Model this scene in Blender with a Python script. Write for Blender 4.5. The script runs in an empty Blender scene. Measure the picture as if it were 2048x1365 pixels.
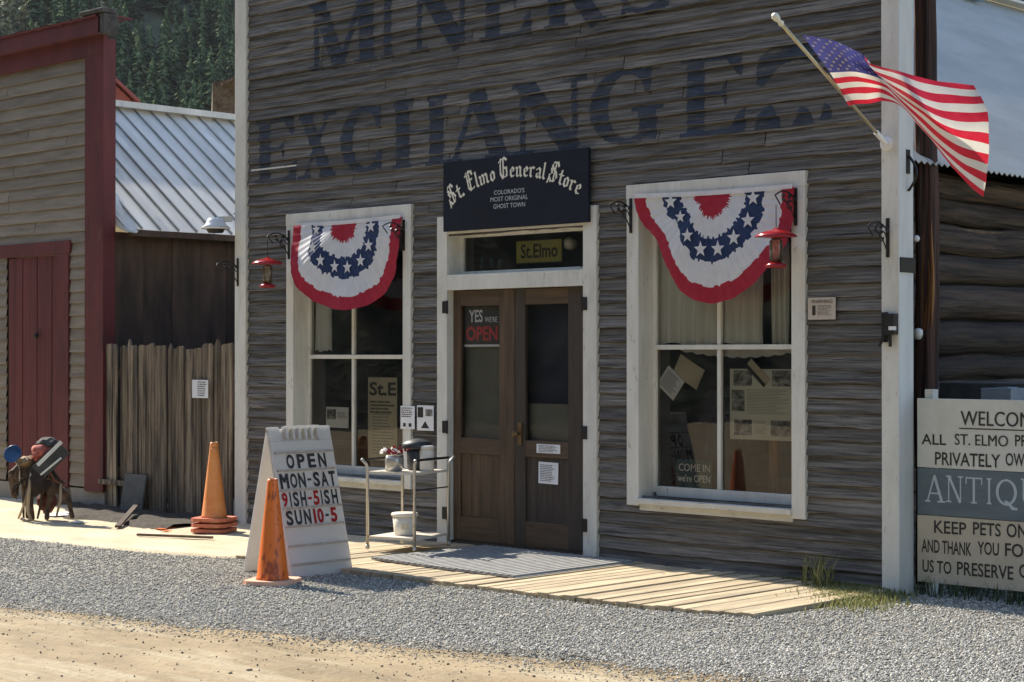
import bpy, bmesh, math, random
import numpy as np
from math import radians as R, sin, cos, pi, tan, atan2, hypot
from mathutils import Vector, noise, Matrix
rnd = random.Random(7)
S = bpy.context.scene
COL = S.collection

# ------------------------------------------------------------------ camera
FPX = 3600.0                      # focal length in photo pixels (2048 wide)
CAM = Vector((10.0, -10.4, 1.6)); YAW = R(44); PITCH = R(0.41)
cd = bpy.data.cameras.new('camera'); cam = bpy.data.objects.new('camera', cd); COL.objects.link(cam)
cd.sensor_width = 36.0; cd.lens = 36.0*FPX/2048; cd.clip_end = 5000; cd.clip_start = .05
cam.location = CAM; cam.rotation_euler = (R(90)+PITCH, 0, YAW)
S.camera = cam
# ------------------------------------------------------------------ light
SUN_EL = R(40); SUN_DY = 0.050    # the sun rakes along the facade, a hair behind it
sd = Vector((-cos(SUN_EL), SUN_DY*sin(SUN_EL), sin(SUN_EL))).normalized()   # towards the sun
w = bpy.data.worlds.new('World'); S.world = w; w.use_nodes = True
nt = w.node_tree; sky = nt.nodes.new('ShaderNodeTexSky'); sky.sky_type = 'NISHITA'; sky.sun_disc = False
sky.sun_elevation = SUN_EL; sky.sun_rotation = atan2(sd.x, sd.y)
sky.altitude = 2500; sky.air_density = 1.0; sky.dust_density = 3.5; sky.ozone_density = 1.0
nt.links.new(sky.outputs[0], nt.nodes['Background'].inputs[0]); nt.nodes['Background'].inputs[1].default_value = .15
sl = bpy.data.lights.new('sun', 'SUN'); sl.energy = 3.7; sl.angle = R(.5); sl.color = (1, .93, .82)
so = bpy.data.objects.new('sun', sl); COL.objects.link(so); so.rotation_euler = sd.to_track_quat('Z', 'Y').to_euler()
so.location = (0, 0, 30)
vs = S.view_settings; vs.view_transform = 'Standard'; vs.look = 'None'; vs.exposure = 1.36; vs.gamma = 1
vs.use_white_balance = True; vs.white_balance_temperature = 6750; vs.white_balance_tint = 10

# ------------------------------------------------------------------ measuring helpers
_f = Vector((-sin(YAW)*cos(PITCH), cos(YAW)*cos(PITCH), sin(PITCH))); _r = Vector((cos(YAW), sin(YAW), 0)); _u = _r.cross(_f)
def ray(px, py): return _f + _r*((px-1024)/FPX) - _u*((py-682.5)/FPX)
def F(px, py, y=0.0):            # a survey point of the photo on a plane parallel to the facade
    d = ray(px, py); return CAM + d*((y-CAM.y)/d.y)
def FX(px, y=0.0): return F(px, 708, y).x
def G(px, py, z=0.0):            # a survey point on level ground
    d = ray(px, py); return CAM + d*((z-CAM.z)/d.z)
def DP(px, py, dist):            # a survey point at a distance
    return CAM + ray(px, py)*dist
def proj(p):
    d = Vector(p)-CAM; k = d.dot(_f); return 1024+FPX*d.dot(_r)/k, 682.5-FPX*d.dot(_u)/k

# ------------------------------------------------------------------ mesh helpers
class MB:
    def __init__(s): s.v = []; s.f = []; s.m = []
    def face(s, pts, m=0):
        i = len(s.v); s.v += [tuple(p) for p in pts]; s.f.append(tuple(range(i, i+len(pts)))); s.m.append(m)
    def box(s, x0, x1, y0, y1, z0, z1, m=0, fn=None):
        i = len(s.v); c = [(x0,y0,z0),(x1,y0,z0),(x1,y1,z0),(x0,y1,z0),(x0,y0,z1),(x1,y0,z1),(x1,y1,z1),(x0,y1,z1)]
        s.v += [tuple(fn(*p)) if fn else p for p in c]
        for q in ((0,3,2,1),(4,5,6,7),(0,1,5,4),(1,2,6,5),(2,3,7,6),(3,0,4,7)): s.f.append(tuple(i+k for k in q)); s.m.append(m)
    def beam(s, a, b, w, h, m=0, up=(0,0,1)):
        a = Vector(a); b = Vector(b); d = (b-a).normalized(); u = Vector(up)
        if abs(d.dot(u)) > .98: u = Vector((0,1,0))
        sx = d.cross(u).normalized(); uz = sx.cross(d)
        i = len(s.v)
        for p in (a, b):
            for q, e in ((-1,-1),(1,-1),(1,1),(-1,1)): s.v.append(tuple(p+sx*q*w/2+uz*e*h/2))
        for q in ((0,1,2,3),(7,6,5,4),(0,4,5,1),(1,5,6,2),(2,6,7,3),(3,7,4,0)): s.f.append(tuple(i+k for k in q)); s.m.append(m)
    def tube(s, pts, r, n=8, m=0, cap=True):
        pts = [Vector(p) for p in pts]; rs = r if isinstance(r, (list, tuple)) else [r]*len(pts)
        i = len(s.v); prev = None
        for k, p in enumerate(pts):
            d = (pts[min(k+1, len(pts)-1)]-pts[max(k-1, 0)])
            d = d.normalized() if d.length > 1e-9 else Vector((0,0,1))
            if prev is None:
                a = Vector((0,0,1)) if abs(d.z) < .9 else Vector((1,0,0)); prev = d.cross(a).normalized()
            else:
                prev = (prev - d*prev.dot(d)).normalized()
            b = d.cross(prev)
            for j in range(n):
                t = 2*pi*j/n; s.v.append(tuple(p+(prev*cos(t)+b*sin(t))*rs[k]))
        for k in range(len(pts)-1):
            for j in range(n):
                a = i+k*n+j; b2 = i+k*n+(j+1) % n; s.f.append((a, b2, b2+n, a+n)); s.m.append(m)
        if cap:
            s.f.append(tuple(i+j for j in reversed(range(n)))); s.m.append(m)
            s.f.append(tuple(i+(len(pts)-1)*n+j for j in range(n))); s.m.append(m)
    def lathe(s, prof, c, n=24, m=0, axis=None, ph=0):
        c = Vector(c); i = len(s.v); M = Vector((0,0,1)).rotation_difference(Vector(axis)).to_matrix() if axis else None
        for r, z in prof:
            for j in range(n):
                t = 2*pi*j/n+ph; p = Vector((r*cos(t), r*sin(t), z)); s.v.append(tuple(c+(M@p if M else p)))
        for k in range(len(prof)-1):
            for j in range(n):
                a = i+k*n+j; b = i+k*n+(j+1) % n; s.f.append((a, b, b+n, a+n)); s.m.append(m)
        s.f.append(tuple(i+j for j in reversed(range(n)))); s.m.append(m)
        s.f.append(tuple(i+(len(prof)-1)*n+j for j in range(n))); s.m.append(m)
    def grid(s, P, m=0, mf=None):     # P[i][j] points
        i0 = len(s.v); nr = len(P); nc = len(P[0])
        for row in P: s.v += [tuple(p) for p in row]
        for i in range(nr-1):
            for j in range(nc-1):
                a = i0+i*nc+j; s.f.append((a, a+1, a+nc+1, a+nc)); s.m.append(mf(i, j) if mf else m)
    def build(s, name, mats, parent=None, smooth=False, bevel=0, solid=0, origin=None):
        me = bpy.data.meshes.new(name)
        o0 = Vector(parent.matrix_world.translation) if parent else Vector((0,0,0))
        par = parent
        if parent is not None:
            o0 = wloc(parent)
        elif origin is not None: o0 = Vector(origin)
        me.from_pydata([tuple(Vector(v)-o0) for v in s.v], [], s.f)
        for m in (mats if isinstance(mats, (list, tuple)) else [mats]): me.materials.append(m)
        me.polygons.foreach_set('material_index', s.m)
        if smooth: me.polygons.foreach_set('use_smooth', [True]*len(s.f))
        me.update()
        o = bpy.data.objects.new(name, me); COL.objects.link(o)
        if parent is not None: o.parent = par
        elif origin is not None: o.location = o0
        if bevel:
            b = o.modifiers.new('bevel', 'BEVEL'); b.width = bevel; b.segments = 2; b.limit_method = 'ANGLE'; b.angle_limit = R(40)
        if solid:
            b = o.modifiers.new('thickness', 'SOLIDIFY'); b.thickness = solid; b.offset = 0
        return o
def wloc(o):
    p = Vector(o.location); q = o.parent
    while q is not None: p = p+Vector(q.location); q = q.parent
    return p
def tag(o, label, cat, group=None, kind=None):
    o['label'] = label; o['category'] = cat
    if group: o['group'] = group
    if kind: o['kind'] = kind
    return o
def thing(name, label, cat, loc, group=None):
    o = bpy.data.objects.new(name, None); COL.objects.link(o); o.location = loc; o.empty_display_size = .1
    return tag(o, label, cat, group)
def copy_tree(o, loc=None, label=None, parent=None):
    kids = [c for c in bpy.data.objects if c.parent is o]
    c = o.copy(); COL.objects.link(c)
    if parent is not None: c.parent = parent
    if loc is not None: c.location = loc
    if label: c['label'] = label
    for k in kids: copy_tree(k, parent=c)
    return c
def structure(o): o['kind'] = 'structure'; return o
def nz(x, y=0.0, z=0.0): return noise.noise(Vector((x, y, z)))

# ------------------------------------------------------------------ materials
def mat(name, c1, c2=None, rough=.7, scale=(4,4,4), metal=0, bump=0, bscale=None, detail=6, lo=.35, hi=.65,
        island=0, spec=.5, extra=None, trans=0, alpha_wear=None, coat=0, distort=0):
    m = bpy.data.materials.new(name); m.use_nodes = True; n = m.node_tree.nodes; l = m.node_tree.links
    p = n['Principled BSDF']; p.inputs['Roughness'].default_value = rough; p.inputs['Metallic'].default_value = metal
    p.inputs['Specular IOR Level'].default_value = spec
    p.inputs['Coat Weight'].default_value = coat
    c2 = c2 or tuple(min(1, x*1.15) for x in c1)
    tc = n.new('ShaderNodeTexCoord'); mp = n.new('ShaderNodeMapping'); mp.inputs['Scale'].default_value = scale
    l.new(tc.outputs['Object'], mp.inputs[0])
    no = n.new('ShaderNodeTexNoise'); no.inputs['Scale'].default_value = 1; no.inputs['Detail'].default_value = detail; no.inputs['Roughness'].default_value = .65
    no.inputs['Distortion'].default_value = distort
    l.new(mp.outputs[0], no.inputs[0])
    if island:                       # every board or stone its own tint
        ge = n.new('ShaderNodeNewGeometry'); off = n.new('ShaderNodeVectorMath'); off.operation = 'ADD'
        sc = n.new('ShaderNodeMath'); sc.operation = 'MULTIPLY'; sc.inputs[1].default_value = 37
        l.new(ge.outputs['Random Per Island'], sc.inputs[0]); l.new(mp.outputs[0], off.inputs[0]); l.new(sc.outputs[0], off.inputs[1]); l.new(off.outputs[0], no.inputs[0])
    rp = n.new('ShaderNodeValToRGB'); e = rp.color_ramp.elements
    e[0].position = lo; e[1].position = hi; e[0].color = (*c1, 1); e[1].color = (*c2, 1)
    l.new(no.outputs[0], rp.inputs[0]); out = rp.outputs[0]
    if island:
        hs = n.new('ShaderNodeHueSaturation'); mr = n.new('ShaderNodeMapRange'); mr.inputs[3].default_value = 1-island; mr.inputs[4].default_value = 1+island
        l.new(ge.outputs['Random Per Island'], mr.inputs[0]); l.new(mr.outputs[0], hs.inputs['Value']); l.new(out, hs.inputs['Color']); out = hs.outputs[0]
    if extra:                        # (colour, scale, lo, hi): stains with a shape of their own
        for (ec, es, elo, ehi, ek) in extra:
            m2 = n.new('ShaderNodeMapping'); m2.inputs['Scale'].default_value = es; l.new(tc.outputs['Object'], m2.inputs[0])
            n2 = n.new('ShaderNodeTexNoise'); n2.inputs['Scale'].default_value = 1; n2.inputs['Detail'].default_value = 8; n2.inputs['Roughness'].default_value = .7
            l.new(m2.outputs[0], n2.inputs[0])
            r2 = n.new('ShaderNodeMapRange'); r2.inputs[1].default_value = elo; r2.inputs[2].default_value = ehi; r2.inputs[4].default_value = ek
            l.new(n2.outputs[0], r2.inputs[0]); mx = n.new('ShaderNodeMix'); mx.data_type = 'RGBA'
            l.new(r2.outputs[0], mx.inputs[0]); l.new(out, mx.inputs[6]); mx.inputs[7].default_value = (*ec, 1); out = mx.outputs[2]
    l.new(out, p.inputs['Base Color'])
    if bump:
        b = n.new('ShaderNodeBump'); b.inputs['Distance'].default_value = bump; b.inputs['Strength'].default_value = 1
        src = no
        if bscale:
            m3 = n.new('ShaderNodeMapping'); m3.inputs['Scale'].default_value = bscale; l.new(tc.outputs['Object'], m3.inputs[0])
            src = n.new('ShaderNodeTexNoise'); src.inputs['Scale'].default_value = 1; src.inputs['Detail'].default_value = 6; l.new(m3.outputs[0], src.inputs[0])
        l.new(src.outputs[0], b.inputs['Height']); l.new(b.outputs[0], p.inputs['Normal'])
    surf = p.outputs[0]
    if trans:
        t = n.new('ShaderNodeBsdfTranslucent'); l.new(out, t.inputs[0]); mx = n.new('ShaderNodeMixShader'); mx.inputs[0].default_value = trans
        l.new(surf, mx.inputs[1]); l.new(t.outputs[0], mx.inputs[2]); surf = mx.outputs[0]
    if alpha_wear:                   # paint worn through to the wood: (scale, lo, hi, max)
        sc_, lo_, hi_, k_ = alpha_wear
        m2 = n.new('ShaderNodeMapping'); m2.inputs['Scale'].default_value = sc_; l.new(tc.outputs['Object'], m2.inputs[0])
        n2 = n.new('ShaderNodeTexNoise'); n2.inputs['Scale'].default_value = 1; n2.inputs['Detail'].default_value = 8; l.new(m2.outputs[0], n2.inputs[0])
        r2 = n.new('ShaderNodeMapRange'); r2.inputs[1].default_value = lo_; r2.inputs[2].default_value = hi_; r2.inputs[4].default_value = k_
        l.new(n2.outputs[0], r2.inputs[0]); t = n.new('ShaderNodeBsdfTransparent'); mx = n.new('ShaderNodeMixShader')
        l.new(r2.outputs[0], mx.inputs[0]); l.new(t.outputs[0], mx.inputs[1]); l.new(surf, mx.inputs[2]); surf = mx.outputs[0]
    l.new(surf, n['Material Output'].inputs[0])
    return m
def glass(name, tint=(.985,.99,.985), ior=1.72, dirt=.02):
    m = bpy.data.materials.new(name); m.use_nodes = True; n = m.node_tree.nodes; l = m.node_tree.links; n.remove(n['Principled BSDF'])
    t = n.new('ShaderNodeBsdfTransparent'); t.inputs[0].default_value = (*tint, 1)
    g = n.new('ShaderNodeBsdfGlossy'); g.inputs['Roughness'].default_value = .015
    fr = n.new('ShaderNodeFresnel'); fr.inputs[0].default_value = ior
    tc = n.new('ShaderNodeTexCoord'); no = n.new('ShaderNodeTexNoise'); no.inputs['Scale'].default_value = 1.6; l.new(tc.outputs['Object'], no.inputs[0])
    b = n.new('ShaderNodeBump'); b.inputs['Distance'].default_value = .0015; l.new(no.outputs[0], b.inputs['Height']); l.new(b.outputs[0], g.inputs['Normal'])
    mx = n.new('ShaderNodeMixShader'); l.new(fr.outputs[0], mx.inputs[0]); l.new(t.outputs[0], mx.inputs[1]); l.new(g.outputs[0], mx.inputs[2])
    d = n.new('ShaderNodeBsdfDiffuse'); d.inputs[0].default_value = (.55,.52,.47,1); m2 = n.new('ShaderNodeMixShader')
    n2 = n.new('ShaderNodeTexNoise'); n2.inputs['Scale'].default_value = 5; n2.inputs['Detail'].default_value = 8; l.new(tc.outputs['Object'], n2.inputs[0])
    mr = n.new('ShaderNodeMapRange'); mr.inputs[1].default_value = .35; mr.inputs[2].default_value = .8; mr.inputs[4].default_value = dirt*2; l.new(n2.outputs[0], mr.inputs[0])
    l.new(mr.outputs[0], m2.inputs[0]); l.new(mx.outputs[0], m2.inputs[1]); l.new(d.outputs[0], m2.inputs[2]); l.new(m2.outputs[0], n['Material Output'].inputs[0])
    return m
M = {}
M['siding'] = mat('weathered_siding', (.054,.051,.047), (.235,.222,.202), .85, (1.7,30,62), bump=.008, bscale=(4,60,120), island=.28, distort=.35, lo=.36, hi=.68,
                  extra=[((.026,.025,.024),(.9,9,24),.55,.66,.75), ((.28,.265,.24),(1.2,8,22),.58,.70,.55), ((.040,.038,.036),(.55,2,2.2),.54,.66,.5), ((.012,.011,.010),(2.0,14,75),.59,.63,.9), ((.010,.009,.009),(9,9,13),.69,.72,.9)])
M['trim'] = mat('cream_white_paint', (.60,.595,.54), (.72,.715,.66), .6, (6,6,1.5), bump=.0015, bscale=(60,60,9), extra=[((.25,.22,.18),(30,30,8),.62,.68,.7), ((.42,.39,.32),(4,4,1.2),.54,.72,.6), ((.16,.14,.12),(70,70,14),.68,.71,.8)])
M['trim_worn'] = mat('worn_white_paint', (.56,.55,.49), (.68,.67,.61), .65, (5,5,5), bump=.003, bscale=(14,50,70), extra=[((.12,.10,.08),(9,30,45),.60,.66,.85)])
M['post_side'] = mat('pale_grey_paint', (.55,.56,.54), (.66,.67,.64), .6, (7,7,1.5), bump=.001)
M['letter_blue'] = mat('faded_blue_paint', (.020,.032,.055), (.036,.052,.080), .8, (6,20,30), alpha_wear=((4,24,36), .26, .56, .93))
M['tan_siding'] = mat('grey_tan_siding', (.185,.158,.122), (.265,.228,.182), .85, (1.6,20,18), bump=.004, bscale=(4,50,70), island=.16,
                      extra=[((.10,.085,.065),(1.2,9,9),.56,.72,.6), ((.33,.29,.24),(2,8,9),.64,.74,.5)])
M['red'] = mat('barn_red_paint', (.075,.012,.015), (.125,.021,.024), .7, (3,3,1), bump=.003, bscale=(40,40,6), extra=[((.045,.016,.016),(8,8,2),.55,.70,.7), ((.16,.075,.065),(14,14,3),.62,.70,.55), ((.10,.085,.07),(40,40,9),.68,.72,.7)])
M['red_door'] = mat('dull_red_paint', (.085,.014,.017), (.125,.024,.026), .75, (12,12,1), bump=.003, bscale=(50,50,3), island=.15, extra=[((.05,.015,.015),(14,14,1),.55,.66,.7), ((.15,.07,.06),(22,22,3),.64,.72,.5)])
M['roofing'] = mat('torn_tar_paper', (.03,.028,.027), (.09,.085,.08), .9, (12,12,12), bump=.01)
M['tin'] = mat('galvanised_roofing', (.56,.54,.48), (.76,.73,.65), .6, (.5,3,.5), metal=0, spec=.3, bump=.01, extra=[((.34,.34,.33),(1.2,4,1.2),.54,.72,.6), ((.22,.17,.12),(3,9,3),.66,.76,.5)])
M['tin2'] = mat('corrugated_steel', (.44,.44,.40), (.56,.55,.50), .65, (2,.7,2), metal=0, spec=.25, extra=[((.27,.28,.27),(1.5,1.5,1.5),.60,.8,.35)])
M['seam'] = mat('shade_toned_seam', (.30,.30,.28), (.42,.41,.38), .6, (3,3,3))  # darker than the roof sheet: the seams' shaded side put into the colour
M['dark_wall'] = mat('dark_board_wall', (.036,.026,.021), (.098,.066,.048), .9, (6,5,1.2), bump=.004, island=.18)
M['fence'] = mat('old_fence_boards', (.048,.038,.028), (.27,.215,.150), .9, (26,26,1.3), bump=.006, bscale=(80,80,4), lo=.38, hi=.64, island=.5, extra=[((.022,.018,.015),(18,18,1.2),.54,.68,.75)])
M['log'] = mat('old_log_wood', (.022,.018,.017), (.135,.096,.070), .85, (24,1.2,24), bump=.02, bscale=(45,2.5,45), island=.6, extra=[((.16,.075,.04),(12,.7,12),.56,.70,.55), ((.12,.125,.13),(14,.9,14),.58,.72,.45), ((.008,.007,.007),(22,.6,30),.56,.62,.9)])
M['pole'] = mat('creosoted_pole', (.022,.013,.010), (.090,.038,.024), .85, (30,30,.9), bump=.010, bscale=(60,60,2), extra=[((.20,.085,.025),(26,26,.5),.63,.72,.6), ((.008,.006,.006),(34,34,.5),.55,.62,.85)])
M['split'] = mat('split_raw_wood', (.24,.10,.028), (.38,.19,.07), .8, (50,50,2), bump=.006)
M['sign_navy'] = mat('dark_navy_board', (.008,.012,.022), (.013,.018,.030), .65, (4,4,4), spec=.2, extra=[((.03,.038,.055),(6,6,10),.62,.8,.4)])
M['cream'] = mat('cream_lettering', (.70,.68,.58), (.78,.76,.66), .6)
M['paper'] = mat('white_paper', (.72,.73,.76), (.80,.81,.83), .7)
M['ink'] = mat('black_ink', (.012,.012,.013), (.02,.02,.02), .6)
M['grey_ink'] = mat('grey_ink', (.10,.10,.10), (.22,.22,.22), .7, (60,60,60))
M['white_pl'] = mat('white_plastic', (.66,.65,.62), (.72,.71,.68), .45, (3,3,3), trans=.38, extra=[((.42,.38,.32),(5,5,5),.62,.8,.35)])
M['rail'] = mat('shadow_brown_rail', (.30,.25,.20), (.42,.37,.32), .6, (20,20,20))  # brown stands for the shadow lines along the letter rails
M['orange'] = mat('scuffed_orange_plastic', (.66,.13,.012), (.72,.17,.02), .45, (6,6,6), extra=[((.16,.025,.010),(9,9,4),.53,.58,.75)])
M['orange2'] = mat('pale_orange_plastic', (.62,.20,.04), (.74,.30,.10), .5, (6,6,6), extra=[((.75,.45,.30),(5,5,8),.55,.75,.5)])
M['cone_base'] = mat('dusty_orange_base', (.66,.33,.20), (.72,.45,.33), .6, (9,9,9))
M['cone_base_red'] = mat('dusty_red_base', (.45,.09,.045), (.55,.18,.10), .6, (9,9,9))
M['door_wood'] = mat('dark_brown_door_wood', (.050,.030,.017), (.115,.073,.042), .6, (22,22,1.8), bump=.002, bscale=(70,70,5), extra=[((.018,.013,.010),(6,6,2),.55,.72,.6)])
M['door_wood2'] = mat('grey_brown_door_wood', (.030,.023,.018), (.060,.046,.034), .65, (22,22,1.8), bump=.002, bscale=(70,70,5), extra=[((.016,.013,.012),(6,6,2),.55,.72,.6)])
M['door_rail'] = mat('brown_rail_wood', (.055,.034,.019), (.115,.074,.044), .6, (1.8,22,22), bump=.002)
M['iron'] = mat('black_iron', (.010,.010,.011), (.022,.022,.023), .5, metal=.3)
M['brass'] = mat('old_brass', (.16,.10,.05), (.22,.15,.08), .45, metal=.8)
M['steel'] = mat('worn_cart_steel', (.42,.40,.36), (.52,.50,.45), .35, (8,8,8), metal=.7, extra=[((.26,.17,.10),(14,14,14),.58,.7,.6)])
M['shelf'] = mat('painted_shelf', (.55,.50,.42), (.64,.59,.50), .5, (6,6,6))
M['bucket'] = mat('white_bucket_plastic', (.66,.62,.52), (.72,.68,.60), .45)
M['dark_pl'] = mat('charcoal_plastic', (.02,.024,.03), (.04,.045,.05), .5)
M['red_gloss'] = mat('red_gloss_plastic', (.27,.008,.014), (.34,.016,.02), .2)
M['red_cloth'] = mat('red_cloth', (.40,.012,.035), (.47,.022,.05), .75, (14,14,14), trans=.25)
M['white_cloth'] = mat('white_cloth', (.72,.73,.76), (.80,.81,.83), .8, (14,14,14), trans=.25)
M['blue_cloth'] = mat('navy_cloth', (.012,.030,.095), (.018,.042,.125), .8, (14,14,14), trans=.15)
M['flag_red'] = mat('flag_red', (.62,.012,.035), (.70,.03,.06), .6, (14,14,14), trans=.35)
M['flag_white'] = mat('flag_white', (.78,.74,.64), (.82,.79,.70), .6, (14,14,14), trans=.35)
M['flag_blue'] = mat('flag_blue', (.045,.050,.19), (.065,.070,.26), .6, (14,14,14), trans=.3)
M['gold'] = mat('pale_brass_pole', (.50,.44,.28), (.60,.54,.36), .3, metal=.6)
M['curtain'] = mat('grey_gauze', (.78,.79,.75), (.86,.86,.82), .9, (30,30,3), trans=.1)
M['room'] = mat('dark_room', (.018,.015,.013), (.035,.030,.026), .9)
M['room_brown'] = mat('shelf_brown', (.05,.03,.02), (.08,.05,.03), .8)
M['black_cloth'] = mat('black_garment', (.008,.008,.013), (.018,.018,.028), .9)
M['teal'] = mat('teal_card', (.010,.055,.06), (.015,.075,.08), .6)
M['olive'] = mat('olive_card', (.34,.33,.08), (.42,.40,.12), .7, (10,10,10))
M['tan_paper'] = mat('tan_paper', (.48,.43,.31), (.56,.50,.38), .8, (8,8,8))
M['poster'] = mat('aged_poster', (.64,.62,.54), (.72,.70,.62), .8, (5,5,5))
M['photo'] = mat('grainy_photo', (.012,.012,.012), (.50,.50,.47), .6, (11,11,17), lo=.40, hi=.68, detail=5, distort=.6)
M['blind'] = mat('grey_green_blind', (.13,.128,.105), (.165,.162,.135), .8)
M['navy_blind'] = mat('navy_blind', (.006,.012,.028), (.010,.016,.034), .7)
M['sign_grey'] = mat('dark_grey_plastic', (.05,.05,.047), (.075,.073,.07), .6)
M['sign_red'] = mat('sign_red', (.50,.055,.06), (.58,.08,.08), .6)
M['lamp_glass'] = mat('milk_glass', (.84,.84,.78), (.88,.88,.82), .3)
M['ceramic'] = mat('white_ceramic', (.72,.72,.70), (.78,.78,.76), .2)
M['sign_white'] = mat('weathered_sign_white', (.58,.57,.49), (.66,.65,.57), .65, (5,5,5), extra=[((.38,.36,.29),(9,9,14),.60,.78,.35)])
M['sign_tan'] = mat('weathered_sign_tan', (.47,.41,.30), (.56,.49,.37), .65, (5,5,5), extra=[((.30,.26,.19),(9,9,14),.58,.76,.35)])
M['sign_blue'] = mat('slate_blue_board', (.10,.135,.15), (.14,.175,.19), .6, (3,3,14), extra=[((.055,.075,.08),(9,9,20),.55,.72,.5)])
M['sign_ink'] = mat('brown_black_lettering', (.020,.017,.015), (.05,.045,.04), .7, (30,30,30))
M['sign_pale'] = mat('pale_blue_lettering', (.42,.48,.50), (.52,.58,.60), .6)
M['rust_tin'] = mat('rust_edged_plaque', (.50,.44,.37), (.56,.50,.43), .6, (10,10,10), extra=[((.30,.09,.03),(14,14,14),.60,.70,.6)])
M['boards'] = mat('dry_boardwalk_plank', (.37,.295,.185), (.52,.425,.28), .85, (22,2,22), bump=.006, bscale=(60,4,60), island=.2, extra=[((.24,.19,.12),(20,1.1,20),.52,.64,.8), ((.22,.19,.14),(3,1.5,3),.54,.70,.6), ((.10,.085,.06),(40,14,40),.66,.71,.8)])
M['mat_rubber'] = mat('grey_ribbed_mat', (.24,.24,.235), (.34,.34,.325), .7, (14,14,14))
M['plate'] = mat('grey_stone', (.24,.22,.19), (.30,.28,.24), .8)
M['rough_brown'] = mat('weathered_brown', (.08,.055,.035), (.20,.14,.09), .9, (9,9,9), bump=.02)
M['hide'] = mat('brown_carved_wood', (.022,.014,.010), (.12,.070,.038), .8, (14,14,14), bump=.012)
M['rust_strap'] = mat('rusty_strap', (.10,.035,.014), (.20,.08,.035), .8, (30,30,30))
M['pale_wood'] = mat('pale_stripped_wood', (.33,.25,.16), (.44,.35,.24), .7, (24,24,4))
M['grey_board'] = mat('grey_painted_board', (.24,.26,.28), (.34,.36,.37), .6, (4,4,14))
M['dull_sheet'] = mat('dull_grey_sheet', (.075,.075,.07), (.12,.12,.11), .8, (9,9,9))
M['blue_enamel'] = mat('blue_enamel', (.012,.045,.12), (.02,.07,.17), .25)
M['salmon'] = mat('salmon_red_cloth', (.26,.05,.036), (.48,.14,.10), .85, (22,22,22))
M['pink_roof'] = mat('faded_red_roof', (.34,.09,.075), (.42,.13,.11), .7, (3,3,3))
M['glass'] = glass('window_glass')
M['glass2'] = glass('door_glass', (.9,.91,.9), ior=1.28, dirt=.02)
M['clear'] = glass('feeder_glass', (.86,.80,.70), dirt=.08)

# ------------------------------------------------------------------ lettering: roman and blackletter drawn with a pen, plain sans from the built-in font
def quadpoly(a, b, wa, wb):
    d = Vector((b[0]-a[0], b[1]-a[1])); d.normalize(); n = Vector((-d.y, d.x))
    return [(a[0]+n.x*wa/2, a[1]+n.y*wa/2), (a[0]-n.x*wa/2, a[1]-n.y*wa/2), (b[0]-n.x*wb/2, b[1]-n.y*wb/2), (b[0]+n.x*wb/2, b[1]+n.y*wb/2)]
def rectp(x0, x1, y0, y1): return [(x0,y0),(x1,y0),(x1,y1),(x0,y1)]
def pen(pts, ws):
    out = []
    for k in range(len(pts)-1): out.append(quadpoly(pts[k], pts[k+1], ws[k], ws[k+1]))
    for p, q in zip(pts[1:-1], ws[1:-1]): out.append([(p[0]+q/2*cos(2*pi*j/8), p[1]+q/2*sin(2*pi*j/8)) for j in range(8)])
    return out
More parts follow.
